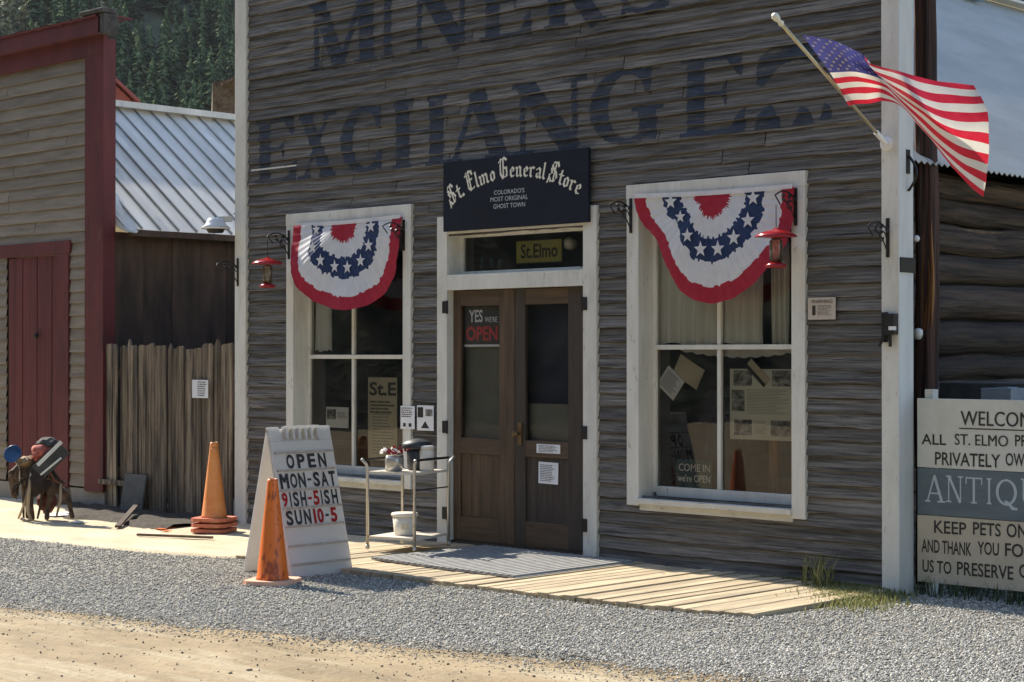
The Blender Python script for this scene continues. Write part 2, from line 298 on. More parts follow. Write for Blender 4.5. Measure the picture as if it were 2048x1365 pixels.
def roman(ch, T=.26, t=.08, s=.065):
    P = []
    def stem(x, wd, y0=0, y1=1, foot=True, head=True, sp=.10):
        P.append(rectp(x-wd/2, x+wd/2, y0, y1))
        if foot: P.append(rectp(x-wd/2-sp, x+wd/2+sp, y0, y0+s))
        if head: P.append(rectp(x-wd/2-sp, x+wd/2+sp, y1-s, y1))
    def arc(cx, cy, rx, ry, a0, a1, n=22):
        pts = []; ws = []
        for k in range(n+1):
            a = R(a0+(a1-a0)*k/n); pts.append((cx+rx*cos(a), cy+ry*sin(a))); ws.append(t+(T-t)*abs(cos(a))**1.6)
        P.extend(pen(pts, ws))
    if ch == 'I': stem(.5, T*1.7, sp=.2)
    elif ch == 'E':
        stem(.12+T/2, T, sp=.1); P.append(rectp(.1, .90, 1-s, 1)); P.append(rectp(.1, .95, 0, s)); P.append(rectp(.2, .68, .48, .48+s))
        P.append([(.92,1),(.92,.70),(.84,.74),(.70,1-s)]); P.append([(.97,0),(.97,.32),(.88,.26),(.74,s)]); P.append([(.70,.34),(.70,.69),(.62,.56),(.62,.47)])
    elif ch == 'X':
        P.extend([quadpoly((.2,1),(.8,0),T,T), quadpoly((.82,1),(.18,0),t,t), rectp(.02,.42,1-s,1), rectp(.66,.98,1-s,1), rectp(.02,.36,0,s), rectp(.58,1,0,s)])
    elif ch in 'CG':
        arc(.53,.5,.40,.465,48,312)
        P.append([(.84,.99),(.84,.62),(.77,.66),(.66,.93)])
        if ch == 'C': P.append([(.86,.02),(.86,.34),(.78,.3),(.68,.08)])
        else: P.append(rectp(.68,.92,.03,.46)); P.append(rectp(.58,1,.42,.48))
    elif ch == 'H': stem(.05+T/2, T, sp=.05); stem(.95-T/2, T, sp=.05); P.append(rectp(.2,.8,.46,.46+s))
    elif ch == 'A':
        P.extend([quadpoly((.12,0),(.47,1),t,t), quadpoly((.46,1),(.84,0),T,T), rectp(.24,.72,.30,.30+s), rectp(0,.27,0,s), rectp(.62,1,0,s)])
    elif ch == 'N':
        stem(.14, t, sp=.12); stem(.86, t, foot=False, sp=.12); P.append(quadpoly((.15,1),(.83,0),T,T))
    elif ch == 'M':
        stem(.09, t, sp=.08); stem(.86, T*.85, sp=.06); P.append(quadpoly((.12,1),(.46,0),T*.8,T*.8)); P.append(quadpoly((.46,0),(.80,1),t,t))
    elif ch == 'R':
        stem(.08+T/2, T, sp=.06); arc(.42,.74,.30,.235,90,-90,14); P.append(rectp(.2,.44,1-s,1)); P.append(rectp(.2,.46,.475,.475+s))
        P.append(quadpoly((.45,.52),(.84,0),T*.9,T*.9)); P.append(rectp(.68,1,0,s))
    elif ch == 'S':
        pts = [(.84,.74),(.76,.90),(.5,.965),(.24,.88),(.17,.73),(.28,.59),(.5,.5),(.73,.39),(.83,.25),(.75,.10),(.5,.035),(.22,.11),(.14,.27)]
        ws = [t,t,t,(T+t)/2,T*.85,T,T,T,T*.85,(T+t)/2,t,t,t]; P.extend(pen(pts, ws)); P.append(rectp(.81,.88,.68,.99)); P.append(rectp(.11,.18,.01,.33))
    elif ch == '2':
        pts = [(.08,.55),(.16,.76),(.34,.92),(.58,.96),(.80,.86),(.88,.74)]; P.extend(pen(pts, [.1,.26,.3,.28,.22,.08]))
        P.append([(.02,0),(.02,.1),(.14,.28),(.24,.30),(.34,.12),(.36,0)]); P.append([(.5,.02),(.62,.24),(.72,.2),(.8,.02)]); P.append([(.86,.05),(.92,.25),(1.0,.2),(1.02,.05)])
    elif ch == 'T': stem(.5, T, head=False); P.append(rectp(.03,.97,1-s,1)); P.append(rectp(.03,.09,.74,1)); P.append(rectp(.91,.97,.74,1))
    elif ch == 'Q': arc(.5,.5,.42,.465,0,360,30); P.extend(pen([(.42,.16),(.6,.08),(.78,-.10),(1.0,-.12)], [t,T,T,t]))
    elif ch == 'U': P.extend(pen([(.2,1),(.2,.3),(.3,.08),(.5,.03),(.7,.08),(.82,.3),(.82,1)], [T,T,(T+t)/2,t,t,t,t])); P.append(rectp(.05,.36,1-s,1)); P.append(rectp(.68,.96,1-s,1))
    return P
def scan(polys, rows):               # union of polygons as horizontal slices: [(y0, y1, [(x0, x1), ...])]
    out = []
    for y0, y1 in rows:
        y = (y0+y1)/2+1e-6; iv = []
        for p in polys:
            xs = []
            for k in range(len(p)):
                a = p[k]; b = p[(k+1) % len(p)]
                if (a[1] > y) != (b[1] > y): xs.append(a[0]+(y-a[1])*(b[0]-a[0])/(b[1]-a[1]))
            xs.sort(); iv += [(xs[i], xs[i+1]) for i in range(0, len(xs)-1, 2)]
        iv.sort(); mg = []
        for a, b in iv:
            if mg and a <= mg[-1][1]+1e-4: mg[-1][1] = max(mg[-1][1], b)
            else: mg.append([a, b])
        out.append((y0, y1, mg))
    return out
def nibs(lines, nw=.15, ang=38):
    n = (cos(R(ang))*nw/2, sin(R(ang))*nw/2); out = []
    for L in lines:
        for a, b in zip(L[:-1], L[1:]): out.append([(a[0]+n[0],a[1]+n[1]),(b[0]+n[0],b[1]+n[1]),(b[0]-n[0],b[1]-n[1]),(a[0]-n[0],a[1]-n[1])])
        for a in L:
            h = .022; out.append([(a[0]+n[0]-h,a[1]+n[1]+h),(a[0]+n[0]+h,a[1]+n[1]-h),(a[0]-n[0]+h,a[1]-n[1]-h),(a[0]-n[0]-h,a[1]-n[1]+h)])
    return out
def minim(x, top=.58): return [[(x-.07,top-.03),(x,top-.08),(x,.12),(x+.07,.05)]]
BLACK = {
 'l': (.26, [[(.10,.93),(.12,.90),(.12,.13),(.20,.05)]]),
 't': (.30, [[(.14,.82),(.14,.13),(.24,.05)], [(.02,.57),(.28,.57)]]),
 'i': (.26, minim(.12)),
 'n': (.50, minim(.12)+[[(.14,.50),(.27,.60),(.36,.52),(.36,.12),(.43,.05)]]),
 'm': (.74, minim(.12)+[[(.14,.50),(.27,.60),(.36,.52),(.36,.08)],[(.38,.50),(.50,.60),(.60,.52),(.60,.12),(.67,.05)]]),
 'r': (.40, minim(.12)+[[(.14,.48),(.24,.60),(.34,.54)]]),
 'o': (.46, [[(.12,.46),(.12,.16),(.24,.05),(.36,.14),(.36,.46),(.24,.58),(.12,.46)]]),
 'e': (.42, [[(.32,.08),(.22,.05),(.12,.16),(.12,.46),(.24,.58),(.33,.48),(.31,.38),(.14,.28)]]),
 'a': (.46, [[(.12,.50),(.24,.60),(.35,.52),(.35,.13),(.42,.05)],[(.34,.34),(.14,.25),(.12,.13),(.22,.05),(.34,.14)]]),
 '.': (.24, [[(.06,.13),(.10,.05)],[(.08,.14),(.14,.04)]]),
 ' ': (.20, []),
 'S': (.66, [[(.56,.78),(.46,.94),(.22,.90),(.12,.74),(.26,.58),(.46,.46),(.54,.26),(.40,.06),(.18,.02),(.06,.16)],[(.36,.90),(.34,.10)],[(.10,.60),(.18,.40)],[(.04,.30),(-.02,-.06)]]),
 'E': (.62, [[(.54,.90),(.30,.96),(.14,.82),(.12,.20),(.26,.05),(.52,.10)],[(.14,.52),(.46,.54)],[(.30,.92),(.28,.12)],[(.02,.82),(.14,.92)],[(.50,.88),(.56,.76)]]),
 'G': (.70, [[(.58,.86),(.40,.97),(.18,.88),(.12,.66),(.12,.24),(.28,.03),(.50,.10),(.58,.26),(.56,.46),(.40,.50)],[(.34,.94),(.32,.08)],[(.56,.50),(.58,.12)],[(.04,.80),(.16,.92)]]),
}
_tc = {}
def text2d(s, bold=0.0, extr=0):
    key = (s, bold)
    if key not in _tc:
        c = bpy.data.curves.new('txt', 'FONT'); c.body = s; c.size = 1; c.offset = bold; c.resolution_u = 3; c.fill_mode = 'FRONT'
        o = bpy.data.objects.new('txt', c); COL.objects.link(o); bpy.context.view_layer.update()
        me = bpy.data.meshes.new_from_object(o.evaluated_get(bpy.context.evaluated_depsgraph_get()))
        vv = [(v.co.x, v.co.y) for v in me.vertices]; ff = [tuple(p.vertices) for p in me.polygons]
        bpy.data.objects.remove(o); bpy.data.curves.remove(c); bpy.data.meshes.remove(me)
        xs = [v[0] for v in vv]; ys = [v[1] for v in vv]; x0, x1, y0, y1 = min(xs), max(xs), min(ys), max(ys)
        _tc[key] = ([((x-x0)/(x1-x0), (y-y0)/max(1e-6, y1-y0)) for x, y in vv], ff, (x1-x0)/max(1e-6, y1-y0))
    return _tc[key]
def put_text(mb, s, fn, m=0, bold=.012):    # fn(u, v in 0..1) -> point
    if 'M' in s and bold > 0 and len(s) < 30:     # the built-in M cannot be swollen: overlay shifted copies, each a hair further out
        _, _, asp = text2d(s, 0); d = bold/max(.5, asp)*1.3
        nn = (Vector(fn(1,0))-Vector(fn(0,0))).cross(Vector(fn(0,1))-Vector(fn(0,0))).normalized()
        for q, e in enumerate((-1, -.33, .33, 1)): put_text(mb, s, lambda u, v, q=q, e=e: Vector(fn(d+u*(1-2*d)+e*d, v))+nn*(.0003*q), m, 0)
        return
    vv, ff, _ = text2d(s, bold); i = len(mb.v)
    mb.v += [tuple(fn(u, v)) for u, v in vv]
    for f in ff: mb.f.append(tuple(i+k for k in f)); mb.m.append(m)
def rect_fn(px0, px1, pyb, pyt, y):          # lettering on a board parallel to the facade: corners read at px0 (base, top) and its level kept
    a = F(px0, pyb, y); b = F(px0, pyt, y); x1 = FX(px1, y)
    return lambda u, v: (a.x+(x1-a.x)*u, y, a.z+(b.z-a.z)*v)
def put_lines(mb, x0, x1, z0, z1, n, y, m, r=rnd, fill=.55):   # rows of fine print too small to read
    n = int(n*1.5)+1; fill *= .8; h = (z1-z0)/n; x1 = x1-.0
    xe = x1
    for k in range(n):
        x = x0; x1 = x0+(xe-x0)*r.uniform(.7,1)
        while x < x1-.004:
            wd = min(x1-x, r.uniform(.005,.022)); zz = z1-(k+.5)*h
            mb.face([(x,y,zz-h*fill/2),(x+wd,y,zz-h*fill/2),(x+wd,y,zz+h*fill/2),(x,y,zz+h*fill/2)], m); x += wd+.005

# ------------------------------------------------------------------ ground
def gravel_edge(x): return -4.36+(x+.42)*.245+.10*nz(x*1.3,3)+.05*nz(x*5,8)
def back_edge(x):
    if x > 3.55: return .9
    if x > -1.3: return (-1.80 if x < 1.5 else -1.80+.06*(x-1.5)/.9 if x < 2.4 else -1.74+.20*((x-2.4)/1.1)**2)+.03+.04*nz(x*2,9)
    return -1.84+(x+1.3)*.13+.05*nz(x*1.2,5)
def m_ground():
    m = mat('dirt_track', (.20,.150,.082), (.31,.238,.136), .95, (1.2,2.2,2), bump=.010, bscale=(26,26,26),
            extra=[((.38,.325,.215),(.4,2.4,1),.50,.62,.8), ((.15,.115,.07),(11,11,11),.58,.68,.65), ((.20,.155,.10),(.7,3.5,1),.54,.66,.6), ((.48,.44,.34),(30,30,30),.64,.70,.6)])
    return m
MB_ = MB()
MB_.face([(-900,-900,-.05),(900,-900,-.05),(900,900,-.05),(-900,900,-.05)])
structure(MB_.build('ground', mat('far_meadow_dirt', (.20,.17,.09), (.30,.25,.14), .95, (.4,.4,.4))))
b = MB(); rows = []
ys = [-30,-20,-14,-11]+[-9+.06*k for k in range(100)]
ys = [y for y in ys if y <= -3.0]; xs = [-60,-30,-18,-12]+[-9+.07*k for k in range(272)]+[12,18,30,60]
for y in ys:
    row = []
    for x in xs:
        z = -.03+.030*nz(x*.35,y*1.9,1)+.016*nz(x*1.3,y*4.5,2)+.006*nz(x*7,y*7)
        row.append((x,y,z if y > -12 else -.03))
    rows.append(row)
b.grid(rows); structure(b.build('dirt_road', m_ground(), smooth=True))
b = MB(); xs = [-16+.08*k for k in range(340)]; rows = []
for x in xs:
    y0 = gravel_edge(x)-.10; y1 = back_edge(x); row = []
    for k in range(34):
        t = k/33; y = y0+(y1-y0)*t; e = min(t/.10, 1)
        row.append((x, y, -.07*(1-e)+e*(.0+.010*nz(x*1.1,y*1.1,4)+.004*nz(x*7,y*7,5))))
    rows.append(row)
b.grid(list(zip(*rows))); structure(b.build('gravel_bed', mat('crushed_stone_bed', (.13,.125,.105), (.36,.345,.29), .9, (70,70,70), bump=.012, detail=3, lo=.42, hi=.6), smooth=True))
b = MB(); rows = []
for k in range(180):
    x = -16+k*(16-1.28)/179; y0 = back_edge(x)-.06; row = []
    for j in range(26):
        y = y0+((3.2 if x < -3.7 else -.01)-y0)*(j/25)**1.3; row.append((x,y,(.018+.016*nz(x*.9,y*1.4,3)+.006*nz(x*5,y*5)) if j else -.02))
    rows.append(row)
b.grid(list(zip(*rows))); structure(b.build('sandy_path', mat('pale_sand', (.43,.36,.23), (.58,.50,.35), .95, (1.5,3,2), bump=.008, bscale=(30,30,30), extra=[((.30,.26,.16),(2,5,2),.58,.72,.6)]), smooth=True))
b = MB()
for k in range(45):
    x0 = -1.30+k*.1066
    xm = x0+.053; fr_ = -1.80 if xm < 1.5 else -1.80+.06*(xm-1.5)/.9 if xm < 2.4 else -1.74+.20*((xm-2.4)/1.1)**2
    for (ya, yb) in ((fr_-.02*rnd.random(), -.002),):
        z1 = .036+rnd.uniform(-.004,.004); tl = rnd.uniform(-.004,.004)
        b.box(x0+.006, x0+.1066-.006, ya, yb, -.01, z1, 0, lambda x,y,z,t=tl,xx=x0: (x,y,z+(t if x > xx+.05 and z > .03 else 0)))
structure(b.build('boardwalk', M['boards'], bevel=.004))
# crushed stone scattered over the bed
def stones(n, inside, rmin, rmax, zf, seed, squash=.7):
    g = np.random.default_rng(seed); bm = bmesh.new(); bmesh.ops.create_icosphere(bm, subdivisions=1, radius=1)
    bv = np.array([v.co[:] for v in bm.verts]); bf = np.array([[v.index for v in f.verts] for f in bm.faces]); bm.free()
    pts = []
    while len(pts) < n:
        p = inside(g)
        if p is not None: pts.append(p)
    pts = np.array(pts); nv = len(bv); V = np.empty((n*nv, 3)); Fc = np.empty((n*len(bf), 3), int)
    for i in range(n):
        r = rmin+(rmax-rmin)*g.random()**2; sc = r*(1+g.uniform(-.35,.35,3)); sc[2] *= squash
        q = bv*(1+g.uniform(-.22,.22,(nv,1)))*sc; a = g.uniform(0,6.28); t = g.uniform(-.6,.6)
        ca, sa, ct, st = cos(a), sin(a), cos(t), sin(t)
        q = q@np.array([[ca,sa,0],[-sa,ca,0],[0,0,1]]); q = q@np.array([[1,0,0],[0,ct,st],[0,-st,ct]])
        V[i*nv:(i+1)*nv] = q+[pts[i][0], pts[i][1], zf(pts[i][0], pts[i][1])+r*.25]; Fc[i*len(bf):(i+1)*len(bf)] = bf+i*nv
    return V, Fc
def raw_mesh(name, V, Fc, mt):
    me = bpy.data.meshes.new(name); nf, k = Fc.shape
    me.vertices.add(len(V)); me.vertices.foreach_set('co', V.astype(np.float32).ravel())
    me.loops.add(nf*k); me.loops.foreach_set('vertex_index', Fc.astype(np.int32).ravel())
    me.polygons.add(nf); me.polygons.foreach_set('loop_start', np.arange(0, nf*k, k, dtype=np.int32))
    me.materials.append(mt); me.update(calc_edges=True); me.validate()
    o = bpy.data.objects.new(name, me); COL.objects.link(o); return o
def in_gravel(g):
    px = g.uniform(-120, 2170); py = g.uniform(1050, 1420); q = G(px, py)
    # even cover on the ground: reject by perspective
    if g.random() > ((708-1420)/(708-py))**-3*1.0: pass
    x, y = q.x, q.y
    fade = .5*g.random()**4
    if y < gravel_edge(x)-fade or y > back_edge(x)+.05*g.random(): return None
    if -1.3 < x < 3.5 and y > back_edge(x)-.01: return None
    return (x, y)
V, Fc = stones(105000, in_gravel, .003, .0090, lambda x,y: .004+.010*nz(x*1.1,y*1.1,4), 3)
o = raw_mesh('gravel', V, Fc, mat('crushed_granite', (.25,.24,.21), (.46,.445,.39), .85, (40,40,40), island=.5, detail=2))
o['kind'] = 'stuff'; o['label'] = 'grey crushed stone strip between the boardwalk and the dirt road'; o['category'] = 'gravel'
def in_road(g):
    q = G(g.uniform(-60,2100), g.uniform(1200,1400)); d = gravel_edge(q.x)-q.y
    if d < -.05 or g.random() > math.exp(-d*1.6)+.10: return None
    return (q.x, q.y)
V, Fc = stones(900, in_road, .002, .009, lambda x,y: -.028+.030*nz(x*.35,y*1.9,1)+.016*nz(x*1.3,y*4.5,2)+.006*nz(x*7,y*7), 5)
o = raw_mesh('loose_pebbles', V, Fc, mat('dark_pebble', (.08,.06,.045), (.30,.25,.18), .9, (30,30,30), island=.5))
o['kind'] = 'stuff'; o['label'] = 'small dark pebbles scattered over the tan dirt road'; o['category'] = 'pebbles'

# ------------------------------------------------------------------ hills and far forest
def hill_z(x, y):
    d = hypot(x-CAM.x, y-CAM.y); a = atan2(-(x-CAM.x), y-CAM.y)
    base = 330+40*nz(a*3, 1); return max(0, (d-base))*.50*(1+.15*nz(x*.006,y*.006,2))+6*nz(x*.02,y*.02,3)*min(1, max(0,(d-base))/60)
b = MB(); rows = []
for k in range(27):
    d = 260+k*18; row = []
    for j in range(90):
        a = R(-60+j*190/89); x = CAM.x-sin(a)*d; y = CAM.y+cos(a)*d; row.append((x, y, hill_z(x, y)-.06))
    rows.append(row)
b.grid(rows); structure(b.build('hillside', mat('dry_hillside', (.030,.040,.018), (.10,.10,.05), .95, (.05,.05,.05), extra=[((.22,.19,.13),(.06,.06,.06),.60,.7,.6)]), smooth=True))
b = MB(); rows = []
for k in range(14):
    row = []
    for j in range(60):
        a = R(95+j*175/59); d = 26+k*14; x = 5-sin(a)*d; y = -8+cos(a)*d
        row.append((x, y, max(-.06, (d-27)*.62+4*nz(x*.05,y*.05,7)+2.5*nz(x*.2,y*.2,9))))
    rows.append(row)
b.grid(rows); structure(b.build('opposite_hillside', mat('dark_wooded_slope', (.018,.030,.018), (.06,.075,.035), .95, (.35,.35,.35), bump=.8), smooth=True))
def conifer(g, h, n=190):
    V = []; Fc = []
    for k in range(n):
        t = g.random()**1.25; z = h*(.06+.94*t); R0 = h*.17*(1-t)**.85+.012*h; a = g.uniform(0,6.28); r1 = R0*g.uniform(.55,1.15)*1.15; w_ = R0*g.uniform(.22,.5)+.006*h; i = len(V)
        V += [(.15*r1*cos(a), .15*r1*sin(a), z+.035*h), (r1*cos(a)-w_*sin(a), r1*sin(a)+w_*cos(a), z-.02*h-.25*r1*g.random()), (r1*cos(a)+w_*sin(a), r1*sin(a)-w_*cos(a), z-.02*h-.25*r1*g.random())]; Fc.append((i,i+1,i+2))
    i = len(V); V += [(.012*h,0,0),(-.006*h,.01*h,0),(-.006*h,-.01*h,0),(0,0,h)]; Fc += [(i,i+1,i+3),(i+1,i+2,i+3),(i+2,i,i+3)]
    return np.array(V), np.array(Fc)
def bushy(g, h):
    V = []; Fc = []
    for k in range(150):
        a = g.uniform(0,6.28); t = g.random()**.7; z = h*(.15+.85*t); r = h*.26*math.sqrt(max(.05, 1-(2*t-.9)**2))*g.random()**.4
        c = np.array([r*cos(a), r*sin(a), z]); i = len(V); s = h*.07*g.uniform(.6,1.3)
        for q in range(3): V.append(c+g.normal(0,1,3)*s)
        Fc.append((i,i+1,i+2))
    return np.array(V), np.array(Fc)
g = np.random.default_rng(11); protos = [conifer(g, 1.0) for _ in range(7)]; bp = [bushy(g, 1.0) for _ in range(4)]
def forest(name, n, protos, region, hmin, hmax, mt, seed):
    g = np.random.default_rng(seed); Vs = []; Fs = []; off = 0
    for _ in range(n):
        px, d = region(g); q = ray(px, 708); q = Vector((q.x,q.y,0)).normalized(); x = CAM.x+q.x*d; y = CAM.y+q.y*d
        V, Fc = protos[g.integers(len(protos))]; h = g.uniform(hmin, hmax); a = g.uniform(0,6.28); ca, sa = cos(a), sin(a)
        v = (V*[h*g.uniform(.8,1.2),h,h])@np.array([[ca,sa,0],[-sa,ca,0],[0,0,1]])+[x, y, hill_z(x,y)-.3]
        Vs.append(v); Fs.append(Fc+off); off += len(V)
    o = raw_mesh(name, np.concatenate(Vs), np.concatenate(Fs), mt); return o
o = forest('conifer_forest', 1050, protos, lambda g: (g.uniform(60,820), 390+g.random()**.8*240), 7, 20, mat('spruce_needles', (.030,.056,.026), (.120,.155,.065), 1.0, (.16,.16,.16), island=.10, lo=.40, hi=.60, detail=1, spec=.05), 21)
tag(o, 'far dark green conifer forest covering the hillside above the tin roof', 'forest', kind='stuff')
o = forest('aspen_thicket', 520, bp, lambda g: (g.uniform(-420,215)+g.uniform(-60,30), 440+g.random()*180), 5, 11, mat('pale_spring_leaves', (.10,.11,.045), (.23,.21,.11), .9, (.3,.3,.3), island=.4), 22)
tag(o, 'pale green and tan thicket on the hill above the red storefront', 'thicket', kind='stuff')
o = forest('far_ridge_trees', 260, protos+bp, lambda g: (g.uniform(1950,2500), 420+g.random()*180), 6, 13, mat('olive_leaves', (.04,.05,.02), (.10,.10,.04), .9, (.3,.3,.3), island=.4), 23)
tag(o, 'olive trees beyond the corrugated roof at the upper right', 'trees', kind='stuff')

Vs = []; Fs = []; off = 0; g = np.random.default_rng(31)
for _ in range(170):
    a = R(100+g.random()*160); d = 30+g.random()**.7*55; x = 5-sin(a)*d; y = -8+cos(a)*d; h = g.uniform(4,11); V, Fc = protos[g.integers(7)]
    Vs.append(V*[h,h,h]+[x, y, max(-.06, (d-27)*.62)-.3]); Fs.append(Fc+off); off += len(V)
o = raw_mesh('opposite_trees', np.concatenate(Vs), np.concatenate(Fs), bpy.data.materials['spruce_needles']); tag(o, 'conifers on the slope across the street, reflected in the window panes', 'trees', kind='stuff')
# thin mountain air between here and the far slope
b = MB(); b.box(-905, 905, -905, 905, -1.1, 300); hz_ = b.build('haze', None or bpy.data.materials.new('mountain_air')); tag(hz_, 'thin pale blue mountain air in front of the far forest', 'haze', kind='stuff')
hm = hz_.data.materials[0]; hm.use_nodes = True; hn = hm.node_tree.nodes; hn.remove(hn['Principled BSDF']); pv = hn.new('ShaderNodeVolumePrincipled'); pv.inputs['Density'].default_value = .00005; pv.inputs['Color'].default_value = (.86,.90,.94,1)
hm.node_tree.links.new(pv.outputs[0], hn['Material Output'].inputs['Volume'])

# ------------------------------------------------------------------ the general store
XL, XR = FX(476), FX(1762)           # left and right edge of the facade
HTOP = 6.05
store = thing('general_store', 'dark weathered clapboard false-front store with white trim and painted lettering', 'store', (0, 0, 0))
WZ0, WZ1 = .465, 2.87
W1 = (FX(572,-.048), FX(821,-.048)); W2 = (FX(1253,-.048), FX(1610,-.048)); DR = (FX(874,-.048), FX(1193,-.048)); DZ = 2.74
EXPO = .0985
def wave(k, x): return .010*nz(x*1.1,k*3.7)+.007*nz(x*6.5,k*5.1,2)-.034*max(0, nz(x*2.6,k*9.3,5)-.30)-.012*max(0, nz(x*11,k*3.3,6)-.25)
def curl(k, x): return .018*max(0, nz(x*1.1,k*4.3,8)+.1)+.006*nz(x*5,k*2.2,3)
def surf(x, z):                      # outer surface of the clapboards
    k = math.floor((z-.02)/EXPO); t = (z-.02)/EXPO-k
    return -(.024+curl(k,x))*(1-t)-.003
def clapboards(x0, x1, z0, z1, expo, openings, y0=0.0, wk=1.0, step=.055, seed=0):
    b = MB(); n = int((z1-z0)/expo)
    for k in range(n):
        zb = z0+k*expo; zc = zb+expo/2; segs = [(x0, x1)]
        for ox0, ox1, oz0, oz1 in openings:
            if oz0 < zc < oz1:
                ns = []
                for a, c in segs:
                    if ox1 <= a or ox0 >= c: ns.append((a, c)); continue
                    if ox0 > a: ns.append((a, ox0))
                    if ox1 < c: ns.append((ox1, c))
                segs = ns
        r2 = random.Random(k*13+seed)
        out = []
        for a, c in segs:            # boards butt at random places
            p = a
            while c-p > 3.4:
                q = p+r2.uniform(1.2,3.0); out.append((p, q-.007)); p = q
            out.append((p, c))
        for a, c in out:
            m = max(2, int((c-a)/step)); rows = [[] for _ in range(6)]
            dz = r2.uniform(-.004,.004)
            for i in range(m+1):
                x = a+(c-a)*i/m; wv = wave(k+seed,x)*wk; cu = curl(k+seed,x)*wk; zt = zb+expo+.030
                rows[0].append((x, y0-.012-cu, zb+wv+dz+.001)); rows[1].append((x, y0-.021-cu, zb+wv+dz)); rows[2].append((x, y0-.027-cu, zb+wv+dz+.004))
                for q, t in ((3,.22),(4,.55),(5,1.0)): rows[q].append((x, y0-.003-(.024+cu)*(1-t)+.003*nz(x*6,k*8+q,4)*(1-t), zb+wv*(1-t)+dz+.004+(zt-zb-.004)*t))
            b.grid(rows[1:])
    return b
ops = [(W1[0]+.05, W1[1]-.05, WZ0+.06, WZ1-.05), (W2[0]+.05, W2[1]-.05, WZ0+.06, WZ1-.05), (DR[0]+.05, DR[1]-.05, -1, DZ-.12)]
clapboards(XL+.02, XR+.03, .02, HTOP, EXPO, ops).build('front_wall', M['siding'], store)
b = MB()                             # sheathing behind the boards, with the openings left free
xs = sorted([XL+.01, XR+.1]+[v for o_ in ops for v in o_[:2]]); zs = sorted([0.0, HTOP]+[v for o_ in ops for v in o_[2:] if v > 0])
for i in range(len(xs)-1):
    for j in range(len(zs)-1):
        cx, cz = (xs[i]+xs[i+1])/2, (zs[j]+zs[j+1])/2
        if any(o_[0] < cx < o_[1] and o_[2] < cz < o_[3] for o_ in ops): continue
        b.box(xs[i], xs[i+1], .006, .12, zs[j], zs[j+1])
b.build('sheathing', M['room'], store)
def painted(word, spans, z0, z1, mt, name):
    b = MB()
    kb = math.floor((z0-.02)/EXPO); rows = []
    k = kb
    while .02+k*EXPO < z1:
        for q in range(11): rows.append((.02+(k+q/11)*EXPO, .02+(k+(q+1)/11)*EXPO, k))
        k += 1
    for ch, (pa, pb) in zip(word, spans):
        x0, x1 = FX(pa), FX(pb); pl = [[(x0+p[0]*(x1-x0), z0+p[1]*(z1-z0)) for p in q] for q in roman(ch)]
        for (ra, rb, iv), (_, _, k) in zip(scan(pl, [(r[0], r[1]) for r in rows]), rows):
            for a, c in iv:
                m = max(1, int((c-a)/.05)); top = []; bot = []
                for i in range(m+1):
                    x = a+(c-a)*i/m
                    for (lst, z) in ((bot, ra), (top, rb)):
                        t = (z-.02)/EXPO-k; cu = curl(k,x); wv = wave(k,x)
                        lst.append((x, -.003-(.024+cu)*(1-t*.77)-.0035, z+wv*(1-t)+.004*(1-t)))
                b.grid([bot, top])
    return b.build(name, mt, store)
painted('MINERS', [(625,755),(762,795),(826,945),(962,1070),(1092,1220),(1235,1362)], 4.14, 4.74, M['letter_blue'], 'painted_word')
painted('EXCHANGE2', [(512,598),(598,676),(684,780),(790,896),(897,1025),(1030,1174),(1183,1330),(1362,1500),(1512,1665)], 3.18, 3.76, M['letter_blue'], 'painted_word')
# corner posts
b = MB(); b.box(FX(469,-.05), FX(491,-.05), -.05, .10, -.02, HTOP+.05); cl = b.build('corner_post', M['trim'], store, bevel=.006)
b = MB(); xp0, xp1 = FX(1763,-.06), FX(1797,-.06)
b.box(xp0, xp1, -.06, .0, -.02, HTOP+.05); cp = b.build('corner_post', M['trim'], store, bevel=.004)
b = MB(); b.box(xp1-.03, xp1+.004, -.057, .12, -.02, HTOP+.05); b.build('corner_return', M['post_side'], store, bevel=.003)
zz = F(1815, 530, 0).z; b = MB(); b.box(xp1-.02, xp1+.012, -.05, .125, zz-.05, zz+.05); b.build('strap', M['iron'], store)
b = MB(); b.box(XL-.05, XR+.2, -.045, .14, HTOP, HTOP+.06); b.build('parapet_cap', M['trim_worn'], store)
# cabin behind the false front
XW = 2.95; CL = 11.5; ZE = 2.93; XE = 3.38; RX = 0.0; RZ = 5.49
b = MB(); k = 0; z = .1
while z < 2.85:
    r = rnd.uniform(.085,.135); pts = [(XW+.03*nz(k,j*.3), .16+j*(CL-.2)/60, z+r+.03*nz(k+5,j*.25)) for j in range(61)]
    b.tube(pts, [r*(1+.10*nz(k*2,j*.35,3)) for j in range(61)], 18); z += 2*r+.005; k += 1
b.build('log_wall', M['log'], store, smooth=True)
b = MB(); b.box(XW-.02, XW+.085, .16, CL-.2, 1.93, 1.965); b.box(XW-.02, XW+.075, .16, CL-.2, 2.52, 2.545); b.build('chinking', M['rough_brown'], store)
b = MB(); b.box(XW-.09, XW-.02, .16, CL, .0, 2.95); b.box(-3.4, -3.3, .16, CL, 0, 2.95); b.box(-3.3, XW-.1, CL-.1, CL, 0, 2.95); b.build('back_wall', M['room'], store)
b = MB(); n = 150; SL = (RZ-ZE)/(RX-XE)
for sgn in (1, -1):
    rows = []
    for (t) in (0, 1):
        row = []
        for i in range(n*4+1):
            y = .14+i*(CL+.2-.14)/(n*4); h = .012*sin(i*pi/2)
            x = (XE if sgn > 0 else -3.9)*(1-t)+RX*t; zq = ZE*(1-t)+RZ*t; row.append((x, y, zq+h))
        rows.append(row)
    b.grid(rows)
b.build('corrugated_roof', M['tin2'], store, solid=.004)
